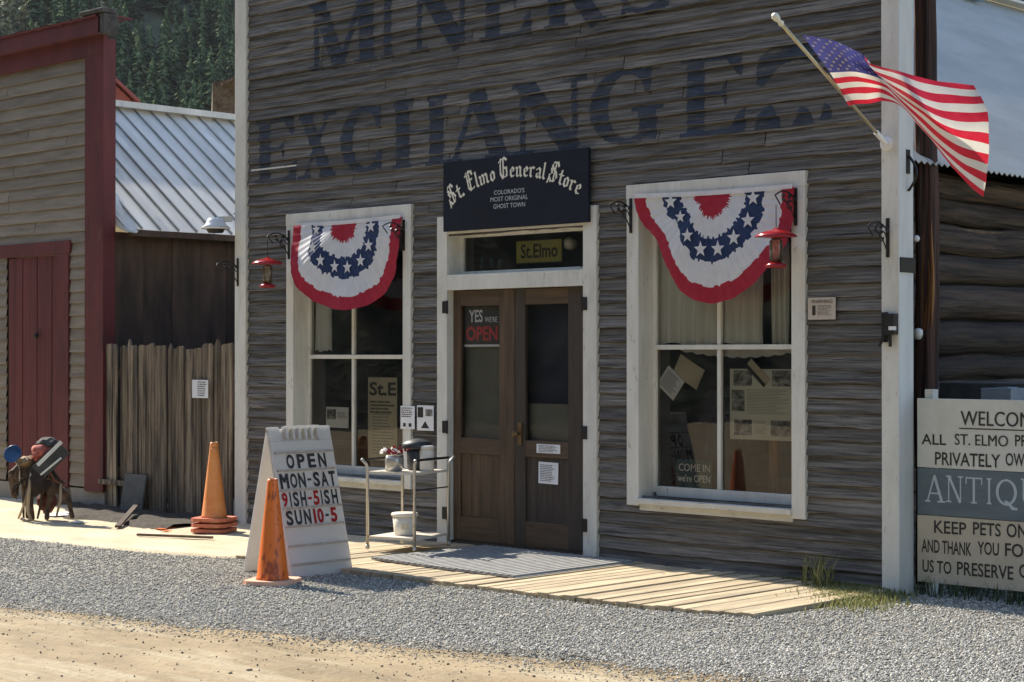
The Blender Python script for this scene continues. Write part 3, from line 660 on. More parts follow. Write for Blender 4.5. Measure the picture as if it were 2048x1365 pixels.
b = MB(); b.beam((RX,.14,RZ+.03), (RX,CL+.2,RZ+.03), .34, .03); b.build('ridge_cap', M['ceramic'], store)
b = MB(); q = Vector((RX, 7.1, RZ)); b.box(-.25,.25,6.6,7.0,RZ-.1,RZ+.35); b.build('roof_vent', mat('blue_vent', (.22,.34,.55), (.28,.42,.62), .5), store)
# interior: one room seen through the panes
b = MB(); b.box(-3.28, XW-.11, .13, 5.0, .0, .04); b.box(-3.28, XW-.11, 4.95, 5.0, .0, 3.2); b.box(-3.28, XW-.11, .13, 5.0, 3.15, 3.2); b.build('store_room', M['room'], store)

def window(xr, ops_depth=.15):
    x0, x1 = xr; wd = .115 if xr is W2 else .10
    fr = MB()                        # casing
    fr.box(x0, x0+wd, -.048, .0, WZ0, WZ1-.11); fr.box(x1-wd, x1, -.048, .0, WZ0-.01, WZ1-.11); fr.box(x0-.004, x1+.006, -.050, .0, WZ1-.11, WZ1)
    o = fr.build('window', M['trim'], store, bevel=.004)
    a0, a1 = x0+wd, x1-wd; g0, g1 = a0+.035, a1-.02
    jb = MB(); jb.box(a0-.02, a0+.002, -.0, .17, WZ0+.05, WZ1-.10); jb.box(a1-.002, a1+.02, -.0, .17, WZ0+.05, WZ1-.10); jb.box(a0+.002, a1-.002, .0, .17, WZ1-.112, WZ1-.09)
    jb.build('jamb', M['trim'], o)
    sh = MB(); zt = WZ1-.11; zb = WZ0+.14; mz = F((W2[0] and 1310), 695, .13).z if xr is W2 else F(700, 714, .13).z
    ym = .12
    sh.box(a0+.002, g0, ym, ym+.05, zb-.05, zt); sh.box(g1, a1-.002, ym, ym+.05, zb-.05, zt); sh.box(g0, g1, ym, ym+.05, zb-.075, zb); sh.box(g0, g1, ym, ym+.05, zt-.06, zt)
    sh.box(g0, g1, ym-.012, ym+.04, mz-.018, mz+.018); cx = (g0+g1)/2 if xr is W2 else FX(706, .12)
    if xr is W2: cx = FX(1438, .12)
    sh.box(cx-.017, cx+.017, ym-.002, ym+.035, zb, mz-.018); sh.box(cx-.017, cx+.017, ym-.002, ym+.035, mz+.018, zt-.06)
    sh.build('sash', M['trim'], o, bevel=.003)
    s = MB(); s.box(a0-.01, a1+.01, -.075, .13, WZ0+.015, WZ0+.055); s.box(a0, a1, -.035, .0, WZ0-.035, WZ0+.013); s.build('sill', M['trim_worn'], o, bevel=.004)
    p = MB(); p.face([(g0-.01,ym+.022,zb-.01),(g1+.01,ym+.022,zb-.01),(g1+.01,ym+.022,zt-.05),(g0-.01,ym+.022,zt-.05)]); p.build('pane', M['glass'], o)
    return dict(g0=g0, g1=g1, zb=zb, zt=zt, mz=mz, cx=cx)
I1 = window(W1); I2 = window(W2)
# doorway
dx0, dx1 = FX(897,-.03), FX(1169,-.03); dm = (FX(1026)); ZD0, ZD1 = .062, F(1030, 577).z; ZT = F(1036, 545).z
b = MB(); b.box(DR[0], dx0, -.05, .0, .03, DZ); b.box(dx1, DR[1], -.05, .0, .03, DZ); b.box(dx0, dx1, -.048, .0, ZD1, ZT); b.box(dx0, dx1, -.048, .0, ZT+.34, DZ-.03)
o = b.build('door_frame', M['trim'], store, bevel=.004)
b = MB(); b.box(dx0-.02, dx0+.004, .0, .16, .06, ZT+.36); b.box(dx1-.004, dx1+.02, .0, .16, .06, ZT+.36); b.box(dx0+.004, dx1-.004, .002, .16, ZD1+.004, ZT); b.box(dx0+.004,dx1-.004,.0,.16,ZT+.342,ZT+.37); b.build('jamb', M['trim'], o)
b = MB(); a, c, z0, z1 = dx0+.004, dx1-.004, ZT, ZT+.34
b.box(a, a+.05, .09, .13, z0, z1); b.box(c-.02, c, .09, .13, z0, z1); b.box(a+.05, c-.02, .09, .13, z0, z0+.03); b.box(a+.05, c-.02, .09, .13, z1-.03, z1); b.build('transom_sash', M['trim_worn'], o)
b = MB(); b.face([(a+.04,.11,z0+.02),(c-.01,.11,z0+.02),(c-.01,.11,z1-.02),(a+.04,.11,z1-.02)]); b.build('transom_pane', M['glass'], o)
def leaf(x0, x1, g0, g1, gzt, gzb, pm, hinge_side):
    y0, y1 = .02, .065; st = MB()
    st.box(x0, g0, y0, y1, ZD0, ZD1-.004); st.box(g1, x1, y0, y1, ZD0, ZD1-.004)
    o = st.build('door', pm, store, bevel=.003)
    for (ra, rb) in ((gzt, ZD1-.005), (gzb-.13, gzb), (ZD0, ZD0+.20)): r = MB(); r.box(g0, g1, y0+.001, y1, ra, rb); r.build('rail', M['door_rail'], o, bevel=.003)
    p = MB(); nb = 4
    for k in range(nb): p.box(g0+(g1-g0)*k/nb+.001, g0+(g1-g0)*(k+1)/nb-.001, y0+.018, y1-.01, ZD0+.2, gzb-.13)
    p.build('panel', pm, o, bevel=.002)
    g_ = MB(); g_.face([(g0-.005,y0+.025,gzb-.005),(g1+.005,y0+.025,gzb-.005),(g1+.005,y0+.025,gzt+.005),(g0-.005,y0+.025,gzt+.005)]); g_.build('pane', M['glass2'], o)
    hx = x0 if hinge_side < 0 else x1
    for hz in (ZD0+.22, (ZD0+ZD1)/2-.1, ZD1-.14):
        h = MB(); h.box(hx-.052 if hinge_side < 0 else hx-.004, hx+.004 if hinge_side < 0 else hx+.052, -.06, .0-.0505+.0, hz-.05, hz+.05); h.tube([(hx,-.052,hz-.055),(hx,-.052,hz+.055)], .009, 8); h.build('hinge', M['iron'], o)
    return o
zgt, zgb = F(960, 612, .03).z, F(960, 877, .03).z
dl = leaf(dx0+.006, dm-.003, FX(922,.03), FX(1000,.03), zgt, zgb, M['door_wood'], -1)
dr = leaf(dm+.003, dx1-.006, FX(1052,.03), FX(1138,.03), zgt, zgb, M['door_wood2'], 1)
kz = F(1037, 868).z; kx = FX(1037)
b = MB(); b.box(kx-.022, kx+.022, .012, .02, kz-.09, kz+.09); b.tube([(kx,.012,kz),(kx,-.03,kz)], .012, 10); b.lathe([(.004,-.02),(.024,-.014),(.028,0),(.02,.016),(.004,.02)], (kx,-.045,kz), 14, axis=(0,-1,0)); b.build('handle', M['brass'], dr, smooth=False)
b = MB(); b.box(dx0+.01, dx1-.01, .0, .15, .03, .06); b.build('threshold', M['door_wood2'], store)

# ------------------------------------------------------------------ things behind the panes
def card(name, label, cat, px, y, mats, prints=None, th=.004, tilt=None, group=None):
    # px: (left, right, bottom at left, top at left) as surveyed; prints(mb, x0, x1, z0, z1, y)
    a = F(px[0], px[2], y); c = F(px[0], px[3], y); x0, x1, z0, z1 = a.x, FX(px[1], y), a.z, c.z
    o = MB(); o.box(x0, x1, y, y+th, z0, z1)
    if prints: prints(o, x0, x1, z0, z1, y-.0015)
    cx, cz = (x0+x1)/2, (z0+z1)/2
    if tilt:
        ca, sa = cos(R(tilt)), sin(R(tilt)); o.v = [(cx+(v[0]-cx)*ca-(v[2]-cz)*sa, v[1], cz+(v[0]-cx)*sa+(v[2]-cz)*ca) for v in o.v]
    ob = o.build(name, mats, origin=(cx, y, cz)); return tag(ob, label, cat, group)
def fine(n, m=1, pad=.1): return lambda b, x0, x1, z0, z1, y: put_lines(b, x0+(x1-x0)*pad, x1-(x1-x0)*pad, z0+(z1-z0)*pad, z1-(z1-z0)*pad, n, y, m)
def fit(b, s, x0, x1, z0, z1, y, m=1, bold=.012): put_text(b, s, lambda u, v: (x0+(x1-x0)*u, y, z0+(z1-z0)*v), m, bold)
# curtains
def curtain(name, label, x0, x1, z0, z1, y, folds, seed, hem=.03):
    b = MB(); rows = []; nx = 90
    for k in range(14):
        t = k/13; row = []
        for i in range(nx+1):
            u = i/nx; x = x0+(x1-x0)*u; row.append((x+.008*nz(u*8,t*3,seed), y+.020*sin(u*folds*2*pi+1.5*nz(u*3,t,seed))+.010*nz(u*7,t*2,seed), z1+(z0-z1)*t+(hem*nz(u*4,seed) if k == 13 else 0)))
        rows.append(row)
    b.grid(rows); return tag(b.build(name, M['curtain'], smooth=True, origin=((x0+x1)/2, y, z0)), label, 'curtain')
curtain('curtain', 'grey gauze curtain spanning most of the upper panes of the right window', FX(1318,.175), FX(1526,.175), F(1400,690,.175).z-.0, I2['zt'], .175, 7, 1)
curtain('curtain', 'narrow strip of grey curtain at the right edge of the right window', FX(1544,.175), FX(1578,.175), F(1560,690,.175).z, I2['zt'], .175, 3, 2)
curtain('curtain', 'narrow pale curtain hanging in the upper left of the left window', FX(630,.18), FX(664,.18), F(650,702,.18).z, I1['zt'], .18, 2, 3)
b = MB(); rows = []; x0, x1 = I2['g0']+.18, I2['g1']-.02
for k in range(4):
    rows.append([(x0+(x1-x0)*i/60, .185+.006*sin(i*1.3), I2['mz']-.0-(k/3)*(.02+.05*abs(sin(i/60*pi))+.012*abs(sin(i*.55)))) for i in range(61)])
b.grid(rows); tag(b.build('lace_valance', M['white_cloth'], smooth=True, origin=(0,.185,I2['mz'])), 'scalloped lace edging under the middle bar of the right window', 'lace')
# right window cards
yc = .165
card('paper_notice', 'white printed note tilted on the lower left pane of the right window', 'notice', (1321,1362,790,742), yc, [M['paper'], M['ink']], fine(5), tilt=-38)
card('paper_card', 'blank tan card tilted above the white note in the right window', 'card', (1350,1404,766,722), yc+.01, [M['tan_paper'], M['grey_ink']], None, tilt=-28)
def hist(b, x0, x1, z0, z1, y):
    W_, H_ = x1-x0, z1-z0
    for (u0,u1,v0,v1) in ((.06,.36,.76,.98),(.68,.97,.76,.98),(.03,.24,.40,.70),(.07,.36,.06,.28),(.66,.97,.06,.28)): b.box(x0+W_*u0, x0+W_*u1, y-.001, y, z0+H_*v0, z0+H_*v1, 2)
    put_lines(b, x0+W_*.28, x0+W_*.95, z0+H_*.36, z0+H_*.72, 11, y, 1, fill=.4); put_lines(b, x0+W_*.40, x0+W_*.62, z0+H_*.08, z0+H_*.27, 5, y, 1, fill=.4)
card('history_poster', 'aged poster of small black and white photos in the right window', 'poster', (1460,1585,878,738), yc, [M['poster'], M['grey_ink'], M['photo']], hist)
card('paper_tag', 'olive strip of card stuck diagonally over the photo poster', 'card', (1490,1540,757,735), yc-.008, [M['tan_paper'], M['ink']], lambda b,x0,x1,z0,z1,y: b.box(x0,x1,y-.001,y,z0,z0+(z1-z0)*.35,1), tilt=-42)
def comein(b, x0, x1, z0, z1, y):
    W_, H_ = x1-x0, z1-z0
    fit(b, 'COME IN', x0+W_*.08, x0+W_*.95, z0+H_*.62, z0+H_*.86, y); fit(b, "we're OPEN", x0+W_*.05, x0+W_*.95, z0+H_*.28, z0+H_*.52, y)
card('open_sign', 'teal card reading COME IN at the bottom of the right window', 'sign', (1352,1424,980,918), yc, [M['teal'], M['paper']], comein)
# a dark garment on a stand, and shelves in the gloom
def garment(px, y, label, wb=.42, wt=.13, z0=.55, z1=1.35):
    cx = FX(px, y); b = MB(); prof = [(wb/2,z0),(wb*.42,z0+.2),(wb*.33,z0+.45),(wt*.7,z0+.62),(wt*.75,z1-.08),(wt*.45,z1-.02),(.03,z1)]; n = 28
    b.lathe([(r, z) for r, z in prof], (cx, y, 0), n)
    b.v = [(v[0], y+(v[1]-y)*.6+.015*sin(atan2(v[1]-y, v[0]-cx)*9), v[2]) for v in b.v]
    b.tube([(cx,y,.04),(cx,y,z0+.02)], .02, 8); tag(b.build('dress_form', M['black_cloth'], smooth=True, origin=(cx,y,.04)), label, 'garment')
garment(1442, .36, 'black dress on a stand behind the lower panes of the right window', .60, .20, .48, 1.36)
b = MB(); t = thing('reflected_post_shelf', 'wooden upright standing for an orange reflection, with a shelf, in the right window', 'shelf', (FX(1552,.6), .6, .04))
b.box(FX(1545,.6), FX(1562,.6), .55, .62, .04, 1.25); b.build('upright', M['split'], t); b = MB(); b.box(FX(1470,.6), FX(1545,.6)-.003, .5, .8, .50, .53); b.build('shelf', M['room_brown'], t)  # upright modelled in place of an orange reflection in the pane
b = MB(); t = thing('display_table', 'dark wooden table standing inside the left window', 'table', (FX(660,.9), .9, .04))
b.box(FX(600,.9), FX(800,.9), .6, 1.2, .72, .76); b.build('tabletop', M['room_brown'], t)
for (lx, ly) in ((FX(610,.9),.65),(FX(790,.9),.65)): q = MB(); q.box(lx-.03, lx+.03, ly-.03, ly+.03, .04, .72); q.build('leg', M['room_brown'], t)
b = MB(); b.box(FX(616,.3), FX(630,.3), .22, .4, .3, I1['zt']); tag(b.build('wooden_post', M['room_brown'], origin=(FX(623,.3),.3,.3)), 'brown wooden post just inside the left edge of the left window', 'post')
# left window cards
card('shop_card', 'white card with small black picture in the lower left pane', 'card', (652,697,855,814), yc, [M['paper'], M['ink'], M['photo']], lambda b,x0,x1,z0,z1,y: (b.box(x0+.015,x0+(x1-x0)*.45,y-.001,y,z0+(z1-z0)*.4,z1-.02,2), put_lines(b,x0+(x1-x0)*.52,x1-.01,z0+(z1-z0)*.45,z1-.04,3,y,1)))
def stelmo(b, x0, x1, z0, z1, y):
    H_ = z1-z0; fit(b, 'St.Elmo', x0+.015, x1+.08, z1-H_*.20, z1-H_*.04, y, 1, .03); put_lines(b, x0+.03, x1-.01, z1-H_*.42, z1-H_*.26, 2, y, 1, fill=.7); put_lines(b, x0+.05, x1-.02, z0+H_*.05, z0+H_*.5, 9, y, 2, fill=.4)
card('town_poster', 'tan town poster with dark heading in the right pane of the left window', 'poster', (736,794,920,755), yc, [M['tan_paper'], M['ink'], M['grey_ink']], lambda b,x0,x1,z0,z1,y: (fit(b,'St.E',x0+.02,x1-.01,z1-.16,z1-.04,y,1,.03), put_lines(b,x0+.03,x1-.03,z1-.32,z1-.20,2,y,1,fill=.7), put_lines(b,x0+.06,x1-.03,z0+.05,z0+.42,9,y,2,fill=.4)))
# door
card('open_sign', 'dark sign reading YES we\'re OPEN behind the left door pane', 'sign', (927,999,694,616), .075, [M['sign_grey'], M['paper'], M['sign_red']],
     lambda b,x0,x1,z0,z1,y: (fit(b,'YES',x0+(x1-x0)*.16,x0+(x1-x0)*.54,z0+(z1-z0)*.62,z0+(z1-z0)*.94,y,1,.02), fit(b,"WE'RE",x0+(x1-x0)*.60,x0+(x1-x0)*.94,z0+(z1-z0)*.62,z0+(z1-z0)*.76,y,1,.01),
     fit(b,'OPEN',x0+(x1-x0)*.08,x0+(x1-x0)*.95,z0+(z1-z0)*.15,z0+(z1-z0)*.52,y,2,.03), b.box(x0,x1,y-.001,y,z0,z0+.018,1)))
b = MB(); b.box(FX(918,.11), FX(1004,.11), .11, .114, zgb-.03, zgt+.03); tag(b.build('door_blind', M['blind'], origin=(FX(960,.11),.11,zgb)), 'grey green blind drawn behind the left door pane', 'blind')
b = MB(); zq = F(1095,808,.1).z; b.box(FX(1050,.1), FX(1142,.1), .10, .104, zgb-.03, zq); tag(b.build('door_blind', M['blind'], origin=(FX(1095,.1),.1,zgb)), 'grey panel covering the bottom of the right door pane', 'blind')
b = MB(); b.box(FX(1050,.14), FX(1142,.14), .14, .144, zq-.02, zgt+.03); tag(b.build('door_curtain', M['navy_blind'], origin=(FX(1095,.14),.14,zq)), 'navy cloth hanging behind the top of the right door pane', 'curtain')
card('door_notice', 'wide white notice stuck on the middle rail of the right door', 'notice', (1073,1120,906,888), .012, [M['paper'], M['ink']], fine(3), tilt=None)
card('door_notice', 'square white notice pinned on the lower panel of the right door', 'notice', (1077,1116,967,924), .030, [M['paper'], M['ink']], fine(6), tilt=-1)
# transom
card('town_plaque', 'olive plaque reading St Elmo hanging behind the transom glass', 'sign', (1033,1123,527,484), .15, [M['olive'], M['ink']],
     lambda b,x0,x1,z0,z1,y: (b.box(x0-.01,x1+.01,y+.002,y+.006,z0-.01,z1+.01,1), fit(b,'St.Elmo',x0+(x1-x0)*.10,x0+(x1-x0)*.92,z0+(z1-z0)*.2,z0+(z1-z0)*.86,y,1,.02)))
q = F(1138, 487, .24); b = MB(); t = thing('pendant_lamp', 'white glass pendant lamp seen at the right of the transom', 'lamp', (q.x, q.y, q.z+.1))
b.lathe([(.02,-.055),(.05,-.045),(.07,-.01),(.065,.02),(.03,.04),(.012,.05)], q, 20); b.build('shade', M['lamp_glass'], t, smooth=True); b = MB(); b.tube([q+Vector((0,0,.05)), q+Vector((0,0,.5))], .006, 6); b.build('cord', M['iron'], t)
for k, (px, hh) in enumerate(((965,.06),(985,.07),(1000,.05))):
    q = F(px, 538, .22); b = MB(); b.lathe([(.018,0),(.02,.01),(.02,hh),(.008,hh+.02),(.008,hh+.04)], (q.x,.22,q.z), 12)
    tag(b.build('glass_bottle', mat('green_bottle_glass', (.01,.05,.045), (.02,.08,.07), .15), smooth=True, origin=(q.x,.22,q.z)), 'small green bottle on the ledge behind the transom glass', 'bottle', 'green bottles behind the transom')

# ------------------------------------------------------------------ boards and bunting on the facade
a, c = F(888, 466, -.075), F(1178, 301, -.075); sx0, sx1, sz0, sz1 = a.x, c.x, 2.61, 3.185
t = thing('store_sign', 'dark navy board lettered St. Elmo General Store above the doors', 'sign', ((sx0+sx1)/2, -.07, sz0))
b = MB(); b.box(sx0, sx1, -.085, -.055, sz0, sz1); b.build('board', M['sign_navy'], t, bevel=.004)
b = MB(); txt = 'St. Elmo General Store'; tot = sum(BLACK[ch][0] for ch in txt); Wd = sx1-sx0; Hd = sz1-sz0; hgt = .138; kx_ = Wd*.95/tot
cxm = (sx0+sx1)/2; hc = .44*Wd; sg = .33*Hd; Rr = (hc*hc+sg*sg)/(2*sg); zc = sz0+Hd*.69-Rr; p = 0
spread = 2*math.asin(hc/Rr)
for ch in txt:
    wch, lines = BLACK[ch]; ang = -(((p+wch/2)/tot-.5)*spread); p0 = p; p += wch
    if not lines: continue
    hh = hgt*(1.25 if ch in 'SEG' else 1)
    for y0, y1, iv in scan(nibs(lines, .15 if ch not in 'SEG' else .13), [(-.12+k*.026, -.12+(k+1)*.026) for k in range(46)]):
        for u0, u1 in iv:
            pts = []
            for uu, vv in ((u0,y0),(u1,y0),(u1,y1),(u0,y1)):
                lx = (uu-wch/2)*kx_*.92; lz = vv*hh; pts.append((cxm+(Rr+lz)*sin(-ang)+lx*cos(ang), -.0868, zc+(Rr+lz)*cos(ang)+lx*sin(ang)))
            b.face(pts)
b.build('lettering', M['cream'], t)
for s_, z_, wq in (("COLORADO'S", .50, .21), ('MOST ORIGINAL', .405, .26), ('GHOST TOWN', .305, .22)):
    b = MB(); fit(b, s_, sx0+Wd*(.475-wq/2), sx0+Wd*(.475+wq/2), sz0+Hd*(z_-.032), sz0+Hd*(z_+.032), -.0868, 0, .004); b.build('small_lettering', M['sign_pale'], t)
def bunting(label, pxs, cpx, base, belly, lift, seed):
    # half-round gathered fan: outline surveyed from its left top corner round to the right one
    y0 = base; P = [F(p[0], p[1], y0) for p in pxs]; C_ = F(cpx[0], cpx[1], y0); A = []
    L = [0]
    for k in range(len(P)-1): L.append(L[-1]+(P[k+1]-P[k]).length)
    N = 168
    for i in range(N+1):
        s_ = L[-1]*i/N; k = 0
        while k < len(L)-2 and L[k+1] < s_: k += 1
        A.append(P[k].lerp(P[k+1], (s_-L[k])/max(1e-6, L[k+1]-L[k])))
    for _ in range(5): A = [A[0]]+[(A[i-1]+A[i]*2+A[i+1])/4 for i in range(1, N)]+[A[N]]
    bounds = [.02,.23,.41,.64,.85,1.0]; ring = [0,1,2,1,0]; rows = []; rm = []
    def jag(i, q):
        k_ = .55 if q == 4 else 1; return k_*(.013*(1 if nz(int(i/2.6)*.83,q*3.1,seed) > 0 else -1)+.022*nz(i*.13,q,seed))
    def pt(i, r, jag=0):
        q = C_.lerp(A[i], r); u = i/N
        pl = .006*r*(1.12-r)**.6*sin(u*2*pi*30+3*nz(u*6,seed))+.030*r*nz(u*5,r*1.2,seed)+.012*r*nz(u*13,r*2,seed); sag = belly*sin(pi*u)**.8*r*(1.1-r*.55)*1.6
        lf = lift*math.exp(-((u-.22)/.16)**2)*r+lift*.6*math.exp(-((u-.5)/.12)**2)*r**3
        return Vector((q.x+.004*nz(u*40,r,seed), y0-sag-pl-lf, q.z+.004*r*nz(u*9,r*2,seed+3)))
    for q in range(5):
        ns = 4
        for k in range(ns+(1 if q == 4 else 0)):
            t = k/ns; row = []
            for i in range(N+1):
                r0 = bounds[q]; r1 = bounds[q+1]
                j0 = jag(i, q) if 0 < q else 0
                j1 = jag(i, q+1) if q < 4 else .006*nz(i*.08,q,seed)
                row.append(pt(i, (r0+j0)*(1-t)+(r1+j1)*t))
            rows.append(row); rm.append(ring[q])
    b = MB(); b.grid(rows, mf=lambda i, j: rm[i])
    for k in range(8):               # the printed stars
        i = int(N*(.045+.91*k/7)); i = min(N, max(0, i)); c_ = pt(i, .525); R_ = (A[i]-C_).length*.088*.95
        R_ = min(.062, max(.05, R_)); st = []
        for j in range(10):
            a_ = pi/2+j*pi/5+.25*nz(k,seed); rr = R_ if j % 2 == 0 else R_*.42; st.append((c_.x+rr*cos(a_), c_.y-.016, c_.z+rr*sin(a_)))
        i0 = len(b.v); b.v += st; b.v.append((c_.x, c_.y-.018, c_.z))
        for j in range(10): b.f.append((i0+10, i0+j, i0+(j+1) % 10)); b.m.append(1)
    e0, e1 = A[0], A[N]
    rows = [[(e0.x+(e1.x-e0.x)*i/40, y0-.012+.004*sin(i*2), e0.z+(e1.z-e0.z)*i/40+dz-.012*sin(pi*i/40)) for i in range(41)] for dz in (-.012,.022)]
    b.grid(rows, m=1)
    return tag(b.build('bunting', [M['red_cloth'], M['white_cloth'], M['blue_cloth']], smooth=True, origin=C_), label, 'bunting', 'patriotic buntings over the windows')
bunting('smaller half-round flag bunting hung over the window left of the doors', [(592,452),(594,500),(600,540),(616,578),(648,604),(688,620),(712,622),(745,612),(775,588),(795,550),(803,500),(803,434)], (688,444), -.075, .06, .10, 2)
bunting('larger half-round flag bunting hung over the window right of the doors', [(1270,394),(1272,420),(1284,448),(1316,478),(1330,512),(1346,546),(1366,582),(1395,602),(1430,608),(1472,598),(1518,566),(1548,530),(1575,490),(1587,440),(1587,374)], (1424,386), -.075, .045, .0, 9)
card('warning_plaque', 'small rust-edged warning plaque on the siding right of the right window', 'plaque', (1616,1671,640,596), -.045, [M['rust_tin'], M['sign_ink'], M['red_gloss']],
     lambda b,x0,x1,z0,z1,y: (fit(b,'WARNING',x0+(x1-x0)*.12,x1-(x1-x0)*.10,z0+(z1-z0)*.74,z0+(z1-z0)*.9,y,1,.01), b.box(x0+(x1-x0)*.16,x0+(x1-x0)*.28,y-.001,y,z0+(z1-z0)*.2,z0+(z1-z0)*.64,1), put_lines(b,x0+(x1-x0)*.36,x1-(x1-x0)*.12,z0+(z1-z0)*.18,z0+(z1-z0)*.66,5,y,1,fill=.5)))
card('posted_notice', 'white notice with bold print on the right casing of the left window', 'notice', (801,829,858,812), -.056, [M['paper'], M['ink']],
     lambda b,x0,x1,z0,z1,y: (put_lines(b,x0+.008,x1-.008,z0+(z1-z0)*.5,z1-.01,3,y,1,fill=.6), [b.box(x0+(x1-x0)*u,x0+(x1-x0)*(u+.18),y-.001,y,z0+.02,z0+.05,1) for u in (.2,.6)]))
card('posted_notice', 'white notice with small drawings on the siding left of the doors', 'notice', (834,867,861,811), -.050, [M['paper'], M['ink'], M['photo']],
     lambda b,x0,x1,z0,z1,y: (b.box(x0+.01,x0+(x1-x0)*.38,y-.001,y,z0+(z1-z0)*.52,z1-.015,1), b.box(x0+(x1-x0)*.52,x1-.012,y-.001,y,z0+(z1-z0)*.58,z1-.03,2), b.face([(x0+(x1-x0)*.25,y,z0+.02),(x0+(x1-x0)*.75,y,z0+.02),(x0+(x1-x0)*.5,y,z0+.08)],1)))
card('trim_strip', 'thin pale strip of wood nailed over the painted letter E', 'strip', (502,592,343,340), -.052, [M['trim_worn']], None)

# wrought iron brackets
def bracket(at, label, ln=.24, side=0):
    t = thing('iron_bracket', label, 'bracket', at, 'scrolled iron brackets on the storefront')
    x, y, z = at; b = MB(); b.box(x-.012, x+.012, y-.008, y, z-.13, z+.13); b.build('wall_plate', M['iron'], t)
    b = MB(); arm = [(x, y-.006-ln*s, z+.05+.05*sin(s*pi*.9)) for s in [k/12 for k in range(13)]]; b.tube(arm, .006, 6)
    e = Vector(arm[-1]); b.tube([(e.x, e.y+.03*(1-cos(a_)), e.z-.03+.03*cos(a_)-.0) for a_ in [k*pi*1.5/10 for k in range(11)]], .005, 6)
    b.tube([(x, y-.006-(ln*.62)*s, z-.10+.14*s+.03*sin(s*pi)) for s in [k/10 for k in range(11)]], .005, 6)
    b.tube([(x, y-ln*.3+.05*cos(a_)*(1-a_/9), z+.0+.05*sin(a_)*(1-a_/9)) for a_ in [k*.5 for k in range(14)]], .0045, 6)
    for k in range(5):
        q = Vector((x+.012*(-1)**k, y-.03-ln*.14*k, z+.05+.02*sin(k*2))); b.lathe([(.003,-.014),(.014,-.004),(.014,.004),(.003,.014)], q, 6)
    b.build('scroll_arm', M['iron'], t); return t
SP = [((578,490), 'scrolled black iron bracket at the left casing of the left window holding a feeder', -.05),
      ((808,471), 'scrolled black iron bracket at the right casing of the left window', -.05),
      ((1262,432), 'scrolled black iron bracket at the left casing of the right window', -.05),
      ((1592,414), 'scrolled black iron bracket at the right casing of the right window holding a feeder', -.05),
      ((476,545), 'scrolled black iron bracket on the white corner post beside the fence', -.05),
      ((1776,476), 'scrolled black iron bracket on the front of the right corner post', -.06)]
p0 = F(*SP[0][0], SP[0][2]); br0 = bracket(p0, SP[0][1])
for (pp, lb, yy) in SP[1:]: copy_tree(br0, F(*pp, yy), lb)
# hummingbird feeders
def feeder(at, label):
    t = thing('hummingbird_feeder', label, 'feeder', at, 'red hummingbird feeders'); x, y, z = at
    b = MB(); b.lathe([(.145,-.022),(.146,-.016),(.12,.004),(.07,.020),(.03,.028),(.012,.042)], (x,y,z), 28); b.build('rain_guard', M['red_gloss'], t, smooth=True)
    b = MB(); b.lathe([(.03,-.19),(.046,-.185),(.046,-.05),(.03,-.03)], (x,y,z), 18); b.build('bottle', M['clear'], t, smooth=True)
    b = MB(); b.lathe([(.05,-.235),(.072,-.228),(.074,-.212),(.05,-.20),(.03,-.19)], (x,y,z), 22); b.build('nectar_base', M['red_gloss'], t, smooth=True)
    b = MB(); b.tube([(x,y,z+.04),(x,y,z+.20)], .003, 6); b.build('hanging_wire', M['iron'], t); return t
a_ = F(533, 524, -.31); fd = feeder((p0.x, p0.y-.245, a_.z), 'red dish hummingbird feeder hanging left of the left window')
q = F(*SP[3][0], SP[3][2]); zq = F(1557, 468, -.29).z; copy_tree(fd, (q.x, q.y-.235, zq), 'red dish hummingbird feeder with clear bottle before the right window')

# floodlight on the left post, fittings on the right post
q = F(452, 452, -.05); x = FX(468); t = thing('wall_lamp', 'white dome lamp fixed to the store\'s left corner post', 'lamp', (x, -.1, q.z))
b = MB(); c_ = Vector((x-.02, -.20, q.z)); b.lathe([(.135,-.04),(.14,-.03),(.10,.0),(.085,.03),(.075,.055),(.03,.065)], c_, 24); b.build('dome', M['ceramic'], t, smooth=True)
b = MB(); b.lathe([(.07,-.075),(.085,-.05),(.085,-.041)], c_, 16); b.build('lens', M['iron'], t); b = MB(); b.beam(c_+Vector((.0,.02,.05)), (x+.03,-.051,q.z+.06), .06, .05); b.build('mount', M['trim'], t)
q = F(1780, 655, -.06); t = thing('black_fitting', 'black metal latch fitting on the lower part of the right corner post', 'fitting', q)
b = MB(); b.box(q.x-.05, q.x-.012, q.y-.03, q.y, q.z-.10, q.z+.10); b.beam((q.x-.05,q.y-.05,q.z-.13), (q.x+.0,q.y-.02,q.z+.02), .02, .02); b.build('plate', M['iron'], t, bevel=.003)
b = MB(); b.box(q.x-.002, q.x+.065, q.y-.06, q.y, q.z-.05, q.z+.09); b.tube([(q.x+.02,q.y-.03,q.z-.05),(q.x+.02,q.y-.03,q.z-.13)], .012, 8); b.build('case', M['iron'], t, bevel=.004)
b = MB(); b.box(q.x+.03, q.x+.085, q.y-.066, q.y-.0605, q.z-.02, q.z+.005); b.build('tag', M['paper'], t)
q = Vector((xp1+.006, .05, F(1815, 330, .05).z)); t = thing('iron_hook', 'black iron hook on the right side of the right corner post', 'hook', q)
b = MB(); b.box(q.x-.002, q.x+.006, q.y-.02, q.y+.02, q.z-.06, q.z+.10); b.build('plate', M['iron'], t)
b = MB(); b.tube([(q.x+.006+.06*sin(k*.35), q.y, q.z+.06-.026*k) for k in range(10)], .009, 7); b.build('hook', M['iron'], t)

